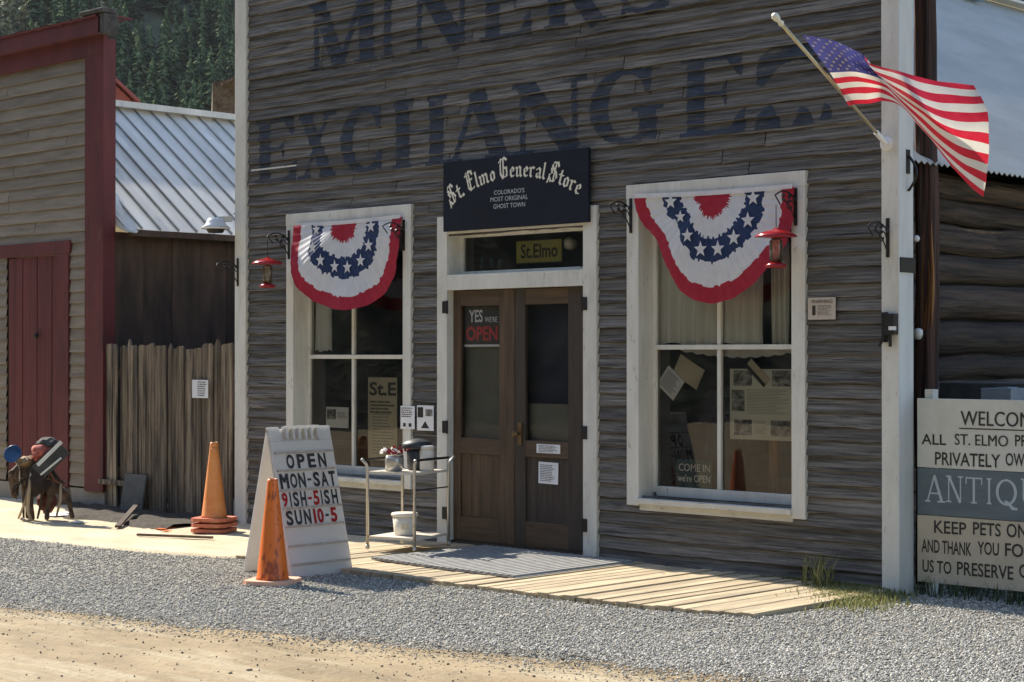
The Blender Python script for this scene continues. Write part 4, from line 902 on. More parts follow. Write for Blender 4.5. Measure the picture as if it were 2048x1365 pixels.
# ------------------------------------------------------------------ flag
B0 = F(1772, 288, -.07); T0 = Vector((B0.x+.0, -1.30, 0)); T0 = F(1556, 40, -1.32)
t = thing('flag_on_pole', 'striped and starred national flag blowing on a pole at the right corner post', 'flag', B0)
b = MB(); b.tube([B0, T0], .012, 10); b.build('pole', M['gold'], t, smooth=True)
d_ = (T0-B0).normalized(); b = MB(); b.lathe([(.014,-.05),(.020,-.04),(.013,-.01),(.022,.01),(.024,.035),(.014,.055)], T0, 14, axis=d_); b.build('finial', M['cream'], t, smooth=True)
b = MB(); b.tube([B0+d_*-.02, B0+d_*.14], .019, 10); b.lathe([(.05,0),(.05,.008),(.03,.014)], B0+Vector((0,.012,0)), 14, axis=(0,-1,0)); b.build('pole_socket', M['ceramic'], t)
def FP(px, py, y): return F(px, py, y)
us = [0, .2, .38, .45, .58, .75, 1.0]
h0, h1 = F(1605,70,-1.05), F(1696,210,-.56)
rowsv = [0, .30, .54, .78, 1.0]
CT = [  # top to bottom at each station: (px, py, y)
 [(1605,70,-1.04),(1635,112,-.88),(1660,146,-.76),(1680,180,-.65),(1697,212,-.55)],
 [(1668,82,-.92),(1693,118,-.80),(1712,145,-.74),(1727,176,-.68),(1738,206,-.60)],
 [(1726,108,-.74),(1746,138,-.66),(1762,160,-.68),(1768,182,-.68),(1772,203,-.62)],
 [(1734,126,-.98),(1760,156,-.96),(1786,182,-.90),(1800,204,-.78),(1806,214,-.66)],
 [(1795,142,-1.02),(1822,190,-1.04),(1845,228,-.98),(1850,258,-.86),(1846,262,-.70)],
 [(1862,160,-.86),(1885,220,-.90),(1902,270,-.90),(1906,316,-.80),(1896,326,-.66)],
 [(1945,170,-.72),(1976,222,-.72),(1981,290,-.70),(1976,350,-.68),(1966,394,-.62)]]
PT = [[FP(*c) for c in r_] for r_ in CT]
def cat(p0_, p1_, p2_, p3_, t_): return .5*((2*p1_)+(p2_-p0_)*t_+(2*p0_-5*p1_+4*p2_-p3_)*t_*t_+(3*p1_-p0_-3*p2_+p3_)*t_**3)
def spline(K, V_, x):
    i = 0
    while i < len(K)-2 and x > K[i+1]: i += 1
    t_ = (x-K[i])/(K[i+1]-K[i]); a0 = V_[max(0,i-1)]; a3 = V_[min(len(K)-1,i+2)]; return cat(a0, V_[i], V_[i+1], a3, t_)
NU, NV = 80, 52
def fpt(u, v):
    col = [spline(rowsv, PT[i], v) for i in range(len(us))]; p_ = spline(us, col, u)
    k = min(1, u*5); return p_+Vector((.0, .020*sin(u*15+v*4)*k+.012*nz(u*9,v*6,1)*k, .006*nz(u*8,v*7,2)*k))
b = MB(); GRD = [[fpt(u/NU, v/NV) for u in range(NU+1)] for v in range(NV+1)]
def fm(i, j):
    s_ = int(i/NV*13)
    if s_ < 7 and j/NU < .40: return 2
    return 0 if s_ % 2 == 0 else 1
b.grid(GRD, mf=fm)
for r_ in range(9):
    for c_ in range(6 if r_ % 2 == 0 else 5):
        u = (.033+c_*.066+(0 if r_ % 2 == 0 else .033)); v = (r_+1)/10*7/13; p_ = fpt(u, v); du = (fpt(u+.01, v)-p_).normalized(); dv = (fpt(u, v+.02)-p_).normalized(); n_ = du.cross(dv).normalized()
        if n_.dot(CAM-p_) < 0: n_ = -n_
        st = []
        for j in range(10):
            a_ = pi/2+j*pi/5; rr = .014 if j % 2 == 0 else .006; st.append(p_+n_*.003+du*rr*cos(a_)-dv*rr*sin(a_))
        b.face(st, 1)
b.build('flag', [M['flag_red'], M['flag_white'], M['flag_blue']], t, smooth=True)

# ------------------------------------------------------------------ right of the store: pole, welcome board
q = F(1856, 760, .75); t = thing('utility_pole', 'rough dark reddish utility pole behind the welcome board', 'pole', (q.x, .75, -.02))
rp_ = .5*43/FPX*(q-CAM).dot(_f); b = MB()
b.tube([(q.x+.012*nz(k*.1,1)-.0005*k, .75, -.02+k*.1) for k in range(76)], [rp_*(1.12-.0025*k)*(1+.05*nz(k*.2,4)) for k in range(76)], 36)
for i, v in enumerate(b.v):
    a_ = atan2(v[1]-.75, v[0]-q.x); s_ = 1+.07*sin(a_*5+nz(v[2]*.6)*3)+.10*nz(a_*3,v[2]*1.2,7)+.05*nz(a_*9,v[2]*3,2); b.v[i] = (q.x+(v[0]-q.x)*s_, .75+(v[1]-.75)*s_, v[2])
b.build('shaft', M['pole'], t)
b = MB(); z0_, z1_ = F(1850,690,.7).z, F(1850,545,.7).z
for k2 in range(6):
    o2 = -.05+.022*k2; zs_ = z0_+(z1_-z0_)*(.05*k2 if k2 % 2 else .12); ze_ = z1_+(z1_-z0_)*(.5*(k2 % 3)-.3); b.tube([(q.x+rp_*.1+o2+.006*sin(k*.8+k2), .75-rp_*.93+abs(o2)*.25, zs_+(ze_-zs_)*k/8) for k in range(9)], [.003,.009,.012,.013,.012,.010,.008,.005,.002], 5); b.build('split_wood', M['split'], t)
q2 = F(1836, 478, .62)
b = MB(); b.lathe([(.012,-.03),(.024,-.02),(.02,0),(.024,.02),(.012,.03)], (q2.x-.005,.60,q2.z), 14, axis=(.7,-.7,0)); b.build('insulator', M['ceramic'], t, smooth=True)
q2 = F(1836, 668, .62); b = MB(); b.lathe([(.01,-.04),(.03,-.03),(.034,.0),(.03,.03),(.01,.04)], (q2.x,.62,q2.z), 12, axis=(.4,-.4,1)); b.build('insulator', M['ceramic'], t, smooth=True)

YS = .10; wx0 = FX(1834, YS); wx1 = wx0+1.55
z3 = F(1834,797,YS).z; z2 = F(1834,935,YS).z; z1w = F(1834,1029,YS).z; z0w = F(1834,1163,YS).z
t = thing('welcome_board', 'large three-panel welcome board with cream, slate blue and tan boards', 'sign', (wx0+.7, YS, 0))
b = MB(); b.box(wx0, wx1, YS, YS+.03, z2+.002, z3); b.build('panel', M['sign_white'], t, bevel=.003)
b = MB(); b.box(wx0+.004, wx1, YS-.004, YS+.028, z1w+.002, z2-.002); b.build('panel', M['sign_blue'], t, bevel=.003)
b = MB(); b.box(wx0, wx1, YS, YS+.03, z0w, z1w-.002); b.build('panel', M['sign_tan'], t, bevel=.003)
for x_ in (wx0+.04, wx1-.12): b = MB(); b.box(x_, x_+.06, YS+.032, YS+.10, -.03, z3+.06); b.build('post', M['trim_worn'], t)
b = MB(); yl = YS-.002
def wtext(s_, pa, pb, pyb, pyt, bold=.014, y=yl):
    b = MB(); put_text(b, s_, rect_fn(pa, pb, pyb, pyt, y), 0, bold); b.build('lettering', M['sign_ink'], t)
wtext('WELCOME', 1921, 2081, 851, 822); a = F(1918, 857, yl); b.box(a.x, a.x+.62, yl-.001, yl, a.z-.004, a.z+.003); b.build('underline', M['sign_ink'], t)
wtext('ALL', 1843, 1892, 889, 868); wtext('ST. ELMO', 1909, 2016, 890, 868); wtext('PROPERTY IS', 2030, 2170, 893, 870)
wtext('PRIVATELY', 1870, 2000, 930, 904); wtext('OWNED', 2011, 2090, 932, 906)
yl = YS-.002
wtext('KEEP', 1868, 1932, 1066, 1041); wtext('PETS', 1946, 2001, 1070, 1044); wtext('ON LEASH', 2013, 2140, 1075, 1047)
wtext('AND THANK', 1843, 1942, 1104, 1078); wtext('YOU', 1955, 1997, 1109, 1083); wtext('FOR HELPING', 2010, 2200, 1113, 1086)
wtext('US TO', 1845, 1902, 1144, 1119); wtext('PRESERVE', 1914, 2026, 1150, 1123); wtext('OUR TOWN', 2038, 2190, 1156, 1128)
b = MB(); yb_ = YS-.0065
for ch, (pa, pb, pyb, pyt) in zip('ANTIQUES', [(1850,1890,1003,950),(1893,1925,1004,952),(1930,1965,1006,955),(1972,1984,1008,957),(1991,2034,1010,958),(2040,2080,1013,958),(2086,2116,1015,960),(2122,2152,1017,962)]):
    a = F(pa, pyb, yb_); c = F(pa, pyt, yb_); x1_ = FX(pb, yb_); H_ = c.z-a.z
    for y0, y1, iv in scan(roman(ch, .13, .075, .045) if ch not in 'I' else roman('I', .2, .1, .05), [(-.16+k*.03, -.16+(k+1)*.03) for k in range(40)]):
        for u0, u1 in iv: b.face([(a.x+(x1_-a.x)*u0, yb_, a.z+H_*y0), (a.x+(x1_-a.x)*u1, yb_, a.z+H_*y0), (a.x+(x1_-a.x)*u1, yb_, a.z+H_*y1), (a.x+(x1_-a.x)*u0, yb_, a.z+H_*y1)])
b.build('lettering', M['sign_pale'], t)
q = F(1960, 775, 1.2); b = MB(); b.box(FX(1885,1.2), FX(1885,1.2)+1.6, 1.15, 1.5, F(1900,797,1.2).z-.2, F(1900,765,1.2).z); tag(b.build('plank_ledge', M['dull_sheet'], origin=(q.x,1.3,.9), bevel=.01), 'blue grey plank ledge along the log wall behind the welcome board', 'ledge')
q = F(2008, 790, .9); b = MB(); b.box(q.x-.13, q.x+.10, .85, 1.1, F(2008,800,.9).z-.25, F(2008,777,.9).z, 0, lambda x,y,z: (x+(.0 if z < 1 else -.02),y,z)); b.box(q.x-.06,q.x+.03,.9,1.05,F(2008,777,.9).z,F(2008,777,.9).z+.008); tag(b.build('grey_box', M['grey_board'], origin=(q.x,.95,.9), bevel=.012), 'pale grey box showing over the top edge of the welcome board', 'box')

# ------------------------------------------------------------------ left neighbour: red-trimmed false front
RXE = FX(214); ZC = F(205, 60).z
red = thing('red_trimmed_building', 'grey tan clapboard false-front building with barn red trim and door', 'building', (RXE-1.5, 0, 0))
rd0, rd1 = FX(20), FX(122); zd1 = F(70, 512).z; zdb = F(70, 975).z
clapboards(-12.0, RXE-.05, .22, F(150,112).z-.02, .127, [(rd0-.04, rd1+.04, -1, zd1+.10)], wk=.35, seed=300).build('front_wall', M['tan_siding'], red)
b = MB(); b.box(-12, rd0-.03, .008, .12, .1, ZC-.1); b.box(rd1+.03, RXE-.03, .008, .12, .1, ZC-.1); b.box(rd0-.03, rd1+.03, .008, .12, zd1, ZC-.1); b.build('sheathing', M['room'], red)
b = MB(); b.box(FX(177), RXE, -.05, .10, .18, ZC-.1); b.build('corner_board', M['red'], red, bevel=.004)
zf1 = F(150, 56).z; zf0 = F(150, 112).z
b = MB(); b.box(-12, RXE+.01, -.055, -.004, zf0-.05, zf1); b.box(-12, RXE+.06, -.13, -.057, zf1-.15, zf1+.03); b.build('cornice', M['red'], red, bevel=.004)
b = MB(); rows = []
for k in range(4):
    rows.append([(-12+(RXE+.01+12)*i/140, [-.140,-.145,.1,.3][k], [zf1+.020-.03*max(0,nz(i*.35,2)),zf1+.038,zf1+.06,zf1+.05][k]+.006*nz(i*.4,k)) for i in range(141)])
b.grid(rows); b.build('roof_edge', M['red_door'], red, solid=.012)
b = MB(); b.box(RXE-.28, RXE+.14, -.16, .02, zf1+.055, zf1+.10); b.box(RXE+.02, RXE+.13, -.13, .05, zf1-.16, zf1+.05); b.build('torn_roofing', M['roofing'], red, bevel=.01)
zh0, zh1 = F(70, 513).z, F(70, 487).z
b = MB(); b.box(-12, FX(146), -.045, .0, zh0, zh1); b.box(rd1-.01, FX(143), -.042, .0, .2, zh0-.002); b.build('door_frame', M['red'], red, bevel=.003)
b = MB(); n = 7
for k in range(n): b.box(rd0+(rd1-rd0)*k/n+.003, rd0+(rd1-rd0)*(k+1)/n-.003, -.018-.004*(k % 2), .02, .2, zh0-.01)
dd = b.build('door', M['red_door'], red, bevel=.003)
q = F(75, 672, -.03); b = MB(); b.lathe([(.012,0),(.03,.008),(.03,.03),(.01,.04)], q, 12, axis=(0,-1,0)); b.build('handle', M['iron'], dd)
b = MB(); b.box(-12, RXE-.01, -.02, .10, -.03, .2); b.build('foundation', M['plate'], red)
# its tin roof and dark side wall
Xw = RXE-.02; zE = 2.88; xE = RXE+.18; xR = -7.85; zR = 4.47; yE = 9.0
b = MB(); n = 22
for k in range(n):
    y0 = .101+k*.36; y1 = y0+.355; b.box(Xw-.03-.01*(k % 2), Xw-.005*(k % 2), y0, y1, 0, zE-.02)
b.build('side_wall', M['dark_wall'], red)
b = MB(); seams = MB(); ns = 40
for sgn in (1, -1):
    ex = xE if sgn > 0 else 2*xR-xE
    rows = [[(ex+(xR-ex)*t_, .12+(yE-.12)*i/60, zE+(zR-zE)*t_+.004*nz(i*.5,t_*9)) for i in range(61)] for t_ in [k/10 for k in range(11)]]
    b.grid(rows)
b.build('tin_roof', M['tin'], red, solid=.004)
k = 0; y = .30
while y < yE:
    a = Vector((xE+.005, y, zE+.012)); c = Vector((xR, y, zR+.012)); seams.beam(a, c, .013, .030); y += .23
seams.build('roof_seam', M['seam'], red)
b = MB(); b.beam((xR,.1,zR+.03), (xR,yE,zR+.03), .26, .07); b.build('ridge_cap', M['tin'], red)
b = MB(); rows = []                 # flashing curled down at the front corner of the eave
outer = [(212,398),(213,416),(219,436),(232,453),(250,463),(272,467)]; inner = [(212,360),(228,380),(244,402),(256,424),(266,444),(278,462)]
for k in range(5):
    t_ = k/4; rows.append([F(o_[0]+(i_[0]-o_[0])*t_, o_[1]+(i_[1]-o_[1])*t_, .10+.25*t_-.06*sin(pi*t_)) for o_, i_ in zip(outer, inner)])
b.grid(rows); b.build('curled_flashing', M['tin'], red, smooth=True, solid=.006)
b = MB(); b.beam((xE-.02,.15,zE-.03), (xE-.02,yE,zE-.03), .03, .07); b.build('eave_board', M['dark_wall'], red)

# small buildings behind
def cabin(name, label, pk, wall, roof, dist, px0, px1, pyr, pye, depth=5):
    # ridge runs away from the viewer; nearest gable at `dist`
    e = DP(px1, pye, dist); a = DP(px0, pyr, dist); t = thing(name, label, 'building', (a.x, a.y, 0)); back = Vector(ray((px0+px1)/2-60, 708)); back.z = 0; back = back.normalized()*depth
    rt = Vector((_r.x,_r.y,0)); hw = (e-a).dot(rt); le = a-rt*hw; le.z = e.z; e2 = a+rt*hw; e2.z = e.z
    b = MB(); g0_ = [Vector((le.x,le.y,0)), Vector((e2.x,e2.y,0)), e2, a, le]; b.face(g0_); b.face([p_+back for p_ in reversed(g0_)])
    b.face([g0_[1], g0_[1]+back, e2+back, e2]); b.face([g0_[0]+back, g0_[0], le, le+back]); b.build('wall', wall, t)
    up = Vector((0,0,.06)); f_ = -back.normalized()*.25; b = MB()
    b.face([a+up+f_, e2+up*.8+rt*.2+f_-Vector((0,0,.12)), e2+up*.8+rt*.2+back-Vector((0,0,.12)), a+up+back]); b.face([a+up+back, le+up*.8-rt*.2+back-Vector((0,0,.12)), le+up*.8-rt*.2+f_-Vector((0,0,.12)), a+up+f_])
    b.build('roof', roof, t, solid=.06); return t
cabin('red_gable_house', 'faded red gabled house peeking over the tin roof', None, M['pink_roof'], M['pink_roof'], 42, 150, 262, 92, 200)
cabin('weathered_shed', 'rough brown shed roof beside the store\'s corner post on the skyline', None, M['rough_brown'], M['rough_brown'], 40, 500, 425, 150, 165)

# ------------------------------------------------------------------ fence
fx0, fx1 = FX(204,-.03), FX(466,-.03); t = thing('picket_fence', 'old grey brown board fence between the red-trimmed building and the store', 'fence', ((fx0+fx1)/2, -.03, 0))
b = MB(); x = fx0; k = 0; r5 = random.Random(5)
while x < fx1-.02:
    wd = r5.uniform(.07,.135); wd = min(wd, fx1-x); h = 1.69+r5.uniform(-.014,.014)-(.05 if k in (11,12) else 0)-(.04 if k in (14,15) else 0); ln = r5.uniform(-.012,.012); yy = -.03+r5.uniform(-.024,.016)
    z0_ = .02 if k < 2 or k > 5 else .0
    pts = [(x,z0_),(x+wd-.013,z0_),(x+wd-.013+ln,h-r5.uniform(0,.03)),(x+wd*.7+ln,h+r5.uniform(-.006,.012)),(x+wd*.25+ln,h+r5.uniform(-.012,.006)),(x+ln,h-r5.uniform(0,.03))]
    if k % 7 == 4: pts[3] = (x+wd*.5+ln, h+.05); pts[4] = (x+wd*.45+ln, h+.05)
    i0 = len(b.v); n_ = len(pts)
    tw = r5.uniform(-.012,.012)
    b.v += [(p[0], yy+(tw if p[0] > x+wd*.5 else 0), p[1]) for p in pts]+[(p[0], yy+.02+(tw if p[0] > x+wd*.5 else 0), p[1]) for p in pts]
    b.f.append(tuple(i0+j for j in range(n_))); b.m.append(0); b.f.append(tuple(i0+n_+j for j in reversed(range(n_)))); b.m.append(0)
    for j in range(n_): b.f.append((i0+(j+1) % n_, i0+j, i0+n_+j, i0+n_+(j+1) % n_)); b.m.append(0)
    x += wd; k += 1
b.build('board_panel', M['fence'], t)
for z_ in (.35, 1.35): b = MB(); b.box(fx0, fx1, .015, .055, z_, z_+.09); b.build('rail', M['fence'], t)
b = MB(); b.box(fx0, fx0+.75, -.075, -.048, .27, .32); b.build('kick_board', M['fence'], t)
card('fence_notice', 'small white notice nailed to the old board fence', 'notice', (384,416,796,760), -.062, [M['paper'], M['ink']], lambda b,x0,x1,z0,z1,y: put_lines(b,x0+(x1-x0)*.35,x1-.02,z0+.015,z1-.01,4,y,1,fill=.55))
# dark litter at the fence foot, with the shade there painted into its sheet
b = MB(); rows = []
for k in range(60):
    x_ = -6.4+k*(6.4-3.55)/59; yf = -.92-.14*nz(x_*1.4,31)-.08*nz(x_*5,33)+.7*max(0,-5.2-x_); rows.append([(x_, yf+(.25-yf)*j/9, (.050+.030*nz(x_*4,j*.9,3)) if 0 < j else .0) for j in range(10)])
b.grid(list(zip(*rows))); o = b.build('litter_and_shade', mat('litter_shade_tone', (.020,.016,.012), (.065,.05,.035), .95, (18,18,18), bump=.02), smooth=True); tag(o, 'dark leaf litter, soil and painted shade along the foot of the old fence', 'litter', kind='stuff')
# debris at the foot of the fence
def gz(px, py): return G(px, py, .02)
for (pa, pb, wd, lb, mt) in (((235,1057),(275,1033),.05,'short dark board leaning at the foot of the fence', M['dark_wall']), ((275,1073),(425,1080),.03,'long thin stick lying on the sandy path by the fence', M['rough_brown'])):
    a, c = gz(*pa), gz(*pb); b = MB(); b.beam(a+Vector((0,0,.015)), c+Vector((0,0,.02 if wd < .04 else .12)), wd, .02); tag(b.build('loose_board', mt, origin=a), lb, 'board')
for k, (px, py) in enumerate(((318,1058),(328,1062),(336,1056))):
    q = gz(px, py); b = MB(); b.grid([[(q.x+.03*i-.03, q.y+.025*j-.03, .022+.012*nz(i*3+k,j*2)) for i in range(4)] for j in range(4)]); tag(b.build('orange_scrap', M['orange'], origin=q, solid=.004), 'crumpled orange scrap at the foot of the fence', 'scrap', 'orange scraps by the fence')
x0, x1 = FX(242,-.14), FX(284,-.14); b = MB(); b.box(x0, x1, -.16, -.14, .0, .40, 0, lambda x,y,z: (x,y+z*.18,z)); tag(b.build('leaning_sheet', M['dull_sheet'], origin=((x0+x1)/2,-.15,0)), 'low dull grey sheet leaning against the left part of the fence', 'sheet')

# ------------------------------------------------------------------ traffic cones
def cone(at, label, body, base, h=.71, sq=.165):
    t = thing('traffic_cone', label, 'cone', at, 'orange traffic cones'); x, y, z = at
    b = MB(); n = 4; b.lathe([(.118,.036),(.110,.05),(.036,h-.02),(.034,h),(.026,h),(.024,h-.05)], at, 28); b.build('cone_body', body, t, smooth=True)
    b = MB(); c = .04; pts = [(-sq+c,-sq),(sq-c,-sq),(sq,-sq+c),(sq,sq-c),(sq-c,sq),(-sq+c,sq),(-sq,sq-c),(-sq,-sq+c)]; ca, sa = cos(.5), sin(.5)
    pts = [(x+p[0]*ca-p[1]*sa, y+p[0]*sa+p[1]*ca) for p in pts]
    b.face([(p[0],p[1],z+.004) for p in reversed(pts)]); b.face([(p[0],p[1],z+.034) for p in pts])
    for j in range(8): p, q_ = pts[j], pts[(j+1) % 8]; b.face([(p[0],p[1],z+.004),(q_[0],q_[1],z+.004),(q_[0],q_[1],z+.034),(p[0],p[1],z+.034)])
    b.build('cone_base', base, t, bevel=.006); return t
q = G(545, 1168); cone((q.x, q.y, .0), 'bright orange traffic cone with scuffed side in front of the folding sign', M['orange'], M['cone_base'], .73)
q = G(428, 1062, .03); c0 = cone((q.x, q.y, .02), 'lowest cone in the stack of faded orange cones beside the fence', M['orange2'], M['cone_base_red'], .70)
copy_tree(c0, (q.x+.006, q.y, .068), 'middle cone in the stack of faded orange cones beside the fence')
copy_tree(c0, (q.x-.004, q.y+.004, .116), 'topmost cone in the stack of faded orange cones beside the fence')

# ------------------------------------------------------------------ folding sign
q = G(583, 1158); ax, ay = q.x, q.y; aw = .58; ah = 1.07; ad = .56
t = thing('folding_sign', 'white plastic folding sign board reading OPEN MON-SAT 9ISH-5ISH', 'sign', (ax-ad/2, ay+aw/2, 0))
lean = ad/2-.01
nrm = Vector((ah, 0, lean)).normalized()
def fp(u, v, d=0): return Vector((ax-lean*v, ay+aw*u, ah*v))+nrm*d
def slab(b, u0, u1, v0, v1, d0, d1, m=0):
    c = [fp(u0,v0,d0),fp(u1,v0,d0),fp(u1,v1,d0),fp(u0,v1,d0),fp(u0,v0,d1),fp(u1,v0,d1),fp(u1,v1,d1),fp(u0,v1,d1)]; i = len(b.v); b.v += [tuple(p) for p in c]
    for q_ in ((3,2,1,0),(4,5,6,7),(0,1,5,4),(1,2,6,5),(2,3,7,6),(3,0,4,7)): b.f.append(tuple(i+k for k in q_)); b.m.append(m)
b = MB(); slab(b, 0, 1, 0, .905, -.03, 0); slab(b, 0, .17, .9052, 1, -.03, 0); slab(b, .78, 1, .9052, 1, -.03, 0); slab(b, .171, .779, .9052, .965, -.03, -.012); b.build('front_panel', M['white_pl'], t, bevel=.005)
b = MB()
for u in (.30,.50,.70):
    for du in (-.07,.036): slab(b, u+du, u+du+.036, .915, .980, -.011, .030)
    slab(b, u-.075, u+.078, .9805, 1.0, -.011, .031)
b.build('hinge_loop', M['white_pl'], t, bevel=.003)
b = MB()
for v in (.825,.705,.575,.455,.335,.207,.086): slab(b, .03, .97, v-.007, v+.006, .0012, .012)
b.build('letter_rail', M['rail'], t)
b = MB()
def apan(s_, u0, u1, v0, v1, m=0, bold=.034): put_text(b, s_, lambda u, v: fp(u0+(u1-u0)*u, v0+(v1-v0)*v, .0045), m, bold)
for k, ch in enumerate('OPEN'): apan(ch, .20+k*.172, .20+k*.172+.125, .716, .812)
for ch, u0, u1 in (('M',.05,.19),('O',.215,.325),('N',.345,.46),('S',.585,.69),('A',.71,.825),('T',.845,.95)): apan(ch, u0, u1, .586, .686, 0, .05 if ch == 'M' else .034)
apan('-', .49, .55, .630, .645)
for ch, u0, u1, m in (('9',.04,.13,1),('I',.165,.185,0),('S',.215,.305,0),('H',.335,.425,0),('5',.54,.635,1),('I',.665,.685,0),('S',.715,.805,0),('H',.84,.935,0)): apan(ch, u0, u1, .464, .562, m)
apan('-', .45, .515, .505, .52, 1)
for ch, u0, u1, m in (('S',.06,.17,0),('U',.20,.31,0),('N',.345,.455,0),('1',.50,.535,1),('0',.56,.66,1),('5',.775,.88,1)): apan(ch, u0, u1, .343, .441, m)
apan('-', .69, .745, .385, .40)
b.build('changeable_letters', [M['ink'], M['red_gloss']], t)
b = MB()
def bpnt(u, v, d): n2 = Vector((-nrm.x, 0, nrm.z)); return Vector((ax-ad+lean*v, ay+aw*u, ah*v))+n2*d
for (v0, v1, u0, u1) in ((0,.985,0,1),):
    c = [bpnt(u0,v0,0),bpnt(u1,v0,0),bpnt(u1,v1,0),bpnt(u0,v1,0),bpnt(u0,v0,-.025),bpnt(u1,v0,-.025),bpnt(u1,v1,-.025),bpnt(u0,v1,-.025)]; i = len(b.v); b.v += [tuple(p) for p in c]
    for q_ in ((3,2,1,0),(4,5,6,7),(0,1,5,4),(1,2,6,5),(2,3,7,6),(3,0,4,7)): b.f.append(tuple(i+k for k in q_)); b.m.append(0)
b.build('back_panel', M['white_pl'], t, bevel=.005)

# ------------------------------------------------------------------ cart by the door and what stands on it
cA, cB, cC = G(735,1098,.06), G(829,1103,.06), G(897,1091,.06); cD = cA+cC-cB
t = thing('utility_cart', 'worn two-shelf steel cart standing on the boardwalk left of the doors', 'cart', ((cA+cC)/2))
zs1 = 1.6-(946-708)/(FPX/(cB-CAM).dot(_f)); zs0 = .16
for p_ in (cA, cB, cC, cD):
    o_ = (p_-(cA+cC)/2); o_.z = 0; o_.normalize(); b = MB()
    b.tube([(p_.x,p_.y,.075),(p_.x,p_.y,zs1+.03),(p_.x+o_.x*.012,p_.y+o_.y*.012,zs1+.06),(p_.x+o_.x*.05,p_.y+o_.y*.05,zs1+.10)], .0125, 10); b.lathe([(.012,-.02),(.018,-.012),(.018,.01),(.01,.016)], (p_.x,p_.y,.078), 10); b.build('leg', M['steel'], t, smooth=True)
for z_, nm in ((zs0,'shelf'),(zs1,'shelf')):
    b = MB(); i = len(b.v); c = [cA,cB,cC,cD]
    b.face([(p_.x,p_.y,z_) for p_ in c]); b.face([(p_.x,p_.y,z_-.02) for p_ in reversed(c)])
    for j in range(4): p_, q_ = c[j], c[(j+1) % 4]; b.face([(p_.x,p_.y,z_-.02),(q_.x,q_.y,z_-.02),(q_.x,q_.y,z_),(p_.x,p_.y,z_)])
    b.build('shelf', M['shelf'], t, bevel=.006)
b = MB()
for (p_, q_) in ((cB,cC),(cA,cD)):
    o1 = Vector((0,0,zs1+.095-.06)); b.tube([p_+o1, q_+o1], .010, 8)
b.build('push_bar', M['iron'], t)
b = MB(); b.tube([cB+Vector((0,0,zs1-.20)), cC+Vector((0,0,zs1-.20))], .006, 6); b.build('side_rod', M['iron'], t)
cm = (cA+cC)/2; uA = (cB-cA); uB = (cC-cB)
def on_cart(a_, b_, z_): p_ = cA+uA*a_+uB*b_; return Vector((p_.x, p_.y, z_))
p_ = on_cart(.48,.42,zs0); tb = thing('plastic_bucket', 'white plastic bucket standing on the cart\'s lower shelf', 'bucket', p_)
b = MB(); b.lathe([(.080,.002),(.084,.006),(.098,.155)], p_, 26); b.build('body', M['bucket'], tb, smooth=True); b = MB(); b.lathe([(.100,.150),(.108,.152),(.108,.172),(.096,.178),(.03,.180)], p_, 26); b.build('rim', M['bucket'], tb, smooth=True)
b = MB(); b.face([p_+Vector((.098*cos(a_)*s_,.098*sin(a_)*s_,z_)) for a_, z_, s_ in ((-1.0,.05,.94),(-.4,.05,.94),(-.4,.10,.985),(-1.0,.10,.985))]); b.build('label', M['tan_paper'], tb)
p_ = on_cart(.40,.22,zs1); tb = thing('flower_jar', 'clear jar of red and pink flowers on the cart\'s top shelf', 'jar', p_)
b = MB(); b.lathe([(.055,.002),(.07,.01),(.072,.10),(.06,.125)], p_, 18); b.build('jar', M['steel'], tb, smooth=True)
b = MB(); r7 = random.Random(4)
for k in range(46):
    c_ = p_+Vector((r7.gauss(0,.045), r7.gauss(0,.045), .145+abs(r7.gauss(0,.022)))); a_ = Vector((r7.gauss(0,1),r7.gauss(0,1),r7.gauss(0,1))).normalized(); e_ = a_.orthogonal().normalized(); f_ = a_.cross(e_); s_ = r7.uniform(.012,.024)
    b.face([c_+e_*s_, c_+f_*s_, c_-e_*s_, c_-f_*s_], 0 if k % 3 else 1)
b.build('flowers', [M['red_gloss'], M['white_cloth']], tb)
p_ = on_cart(.60,.62,zs1); tb = thing('dark_pot', 'charcoal pot with a wide grey lid on the cart\'s top shelf', 'pot', p_)
b = MB(); b.lathe([(.065,.0),(.08,.01),(.085,.15),(.06,.17)], p_, 20); b.build('body', M['dark_pl'], tb, smooth=True); b = MB(); b.lathe([(.11,.17),(.125,.18),(.12,.215),(.07,.24),(.02,.25)], p_, 20); b.build('lid', M['dark_pl'], tb, smooth=True)
p_ = on_cart(.86,.55,zs1); tb = thing('white_canister', 'white ridged canister at the right end of the cart\'s top shelf', 'canister', p_)
b = MB(); b.lathe([(.055,.001),(.058,.006),(.058,.16),(.050,.172)], p_, 20); b.build('body', M['bucket'], tb, smooth=True); b = MB(); b.lathe([(.059,.172),(.06,.178),(.06,.195),(.04,.20)], p_, 20); b.build('lid', M['bucket'], tb, smooth=True)

# ------------------------------------------------------------------ ribbed mat at the threshold
b = MB(); mx0, mx1 = -.25, 1.33; n = 24
for k in range(n):
    x0 = mx0+(mx1-mx0)*k/n; ya = -1.38+.12*max(0,.5-k/n)
    b.box(x0, x0+(mx1-mx0)/n*.58, ya, -.10, .042, .060); b.box(x0+(mx1-mx0)/n*.58, x0+(mx1-mx0)/n, ya, -.10, .042, .046)
tag(b.build('door_mat', M['mat_rubber'], origin=((mx0+mx1)/2,-.5,.042)), 'grey ribbed rubber mat lying on the boardwalk before the double doors', 'mat')

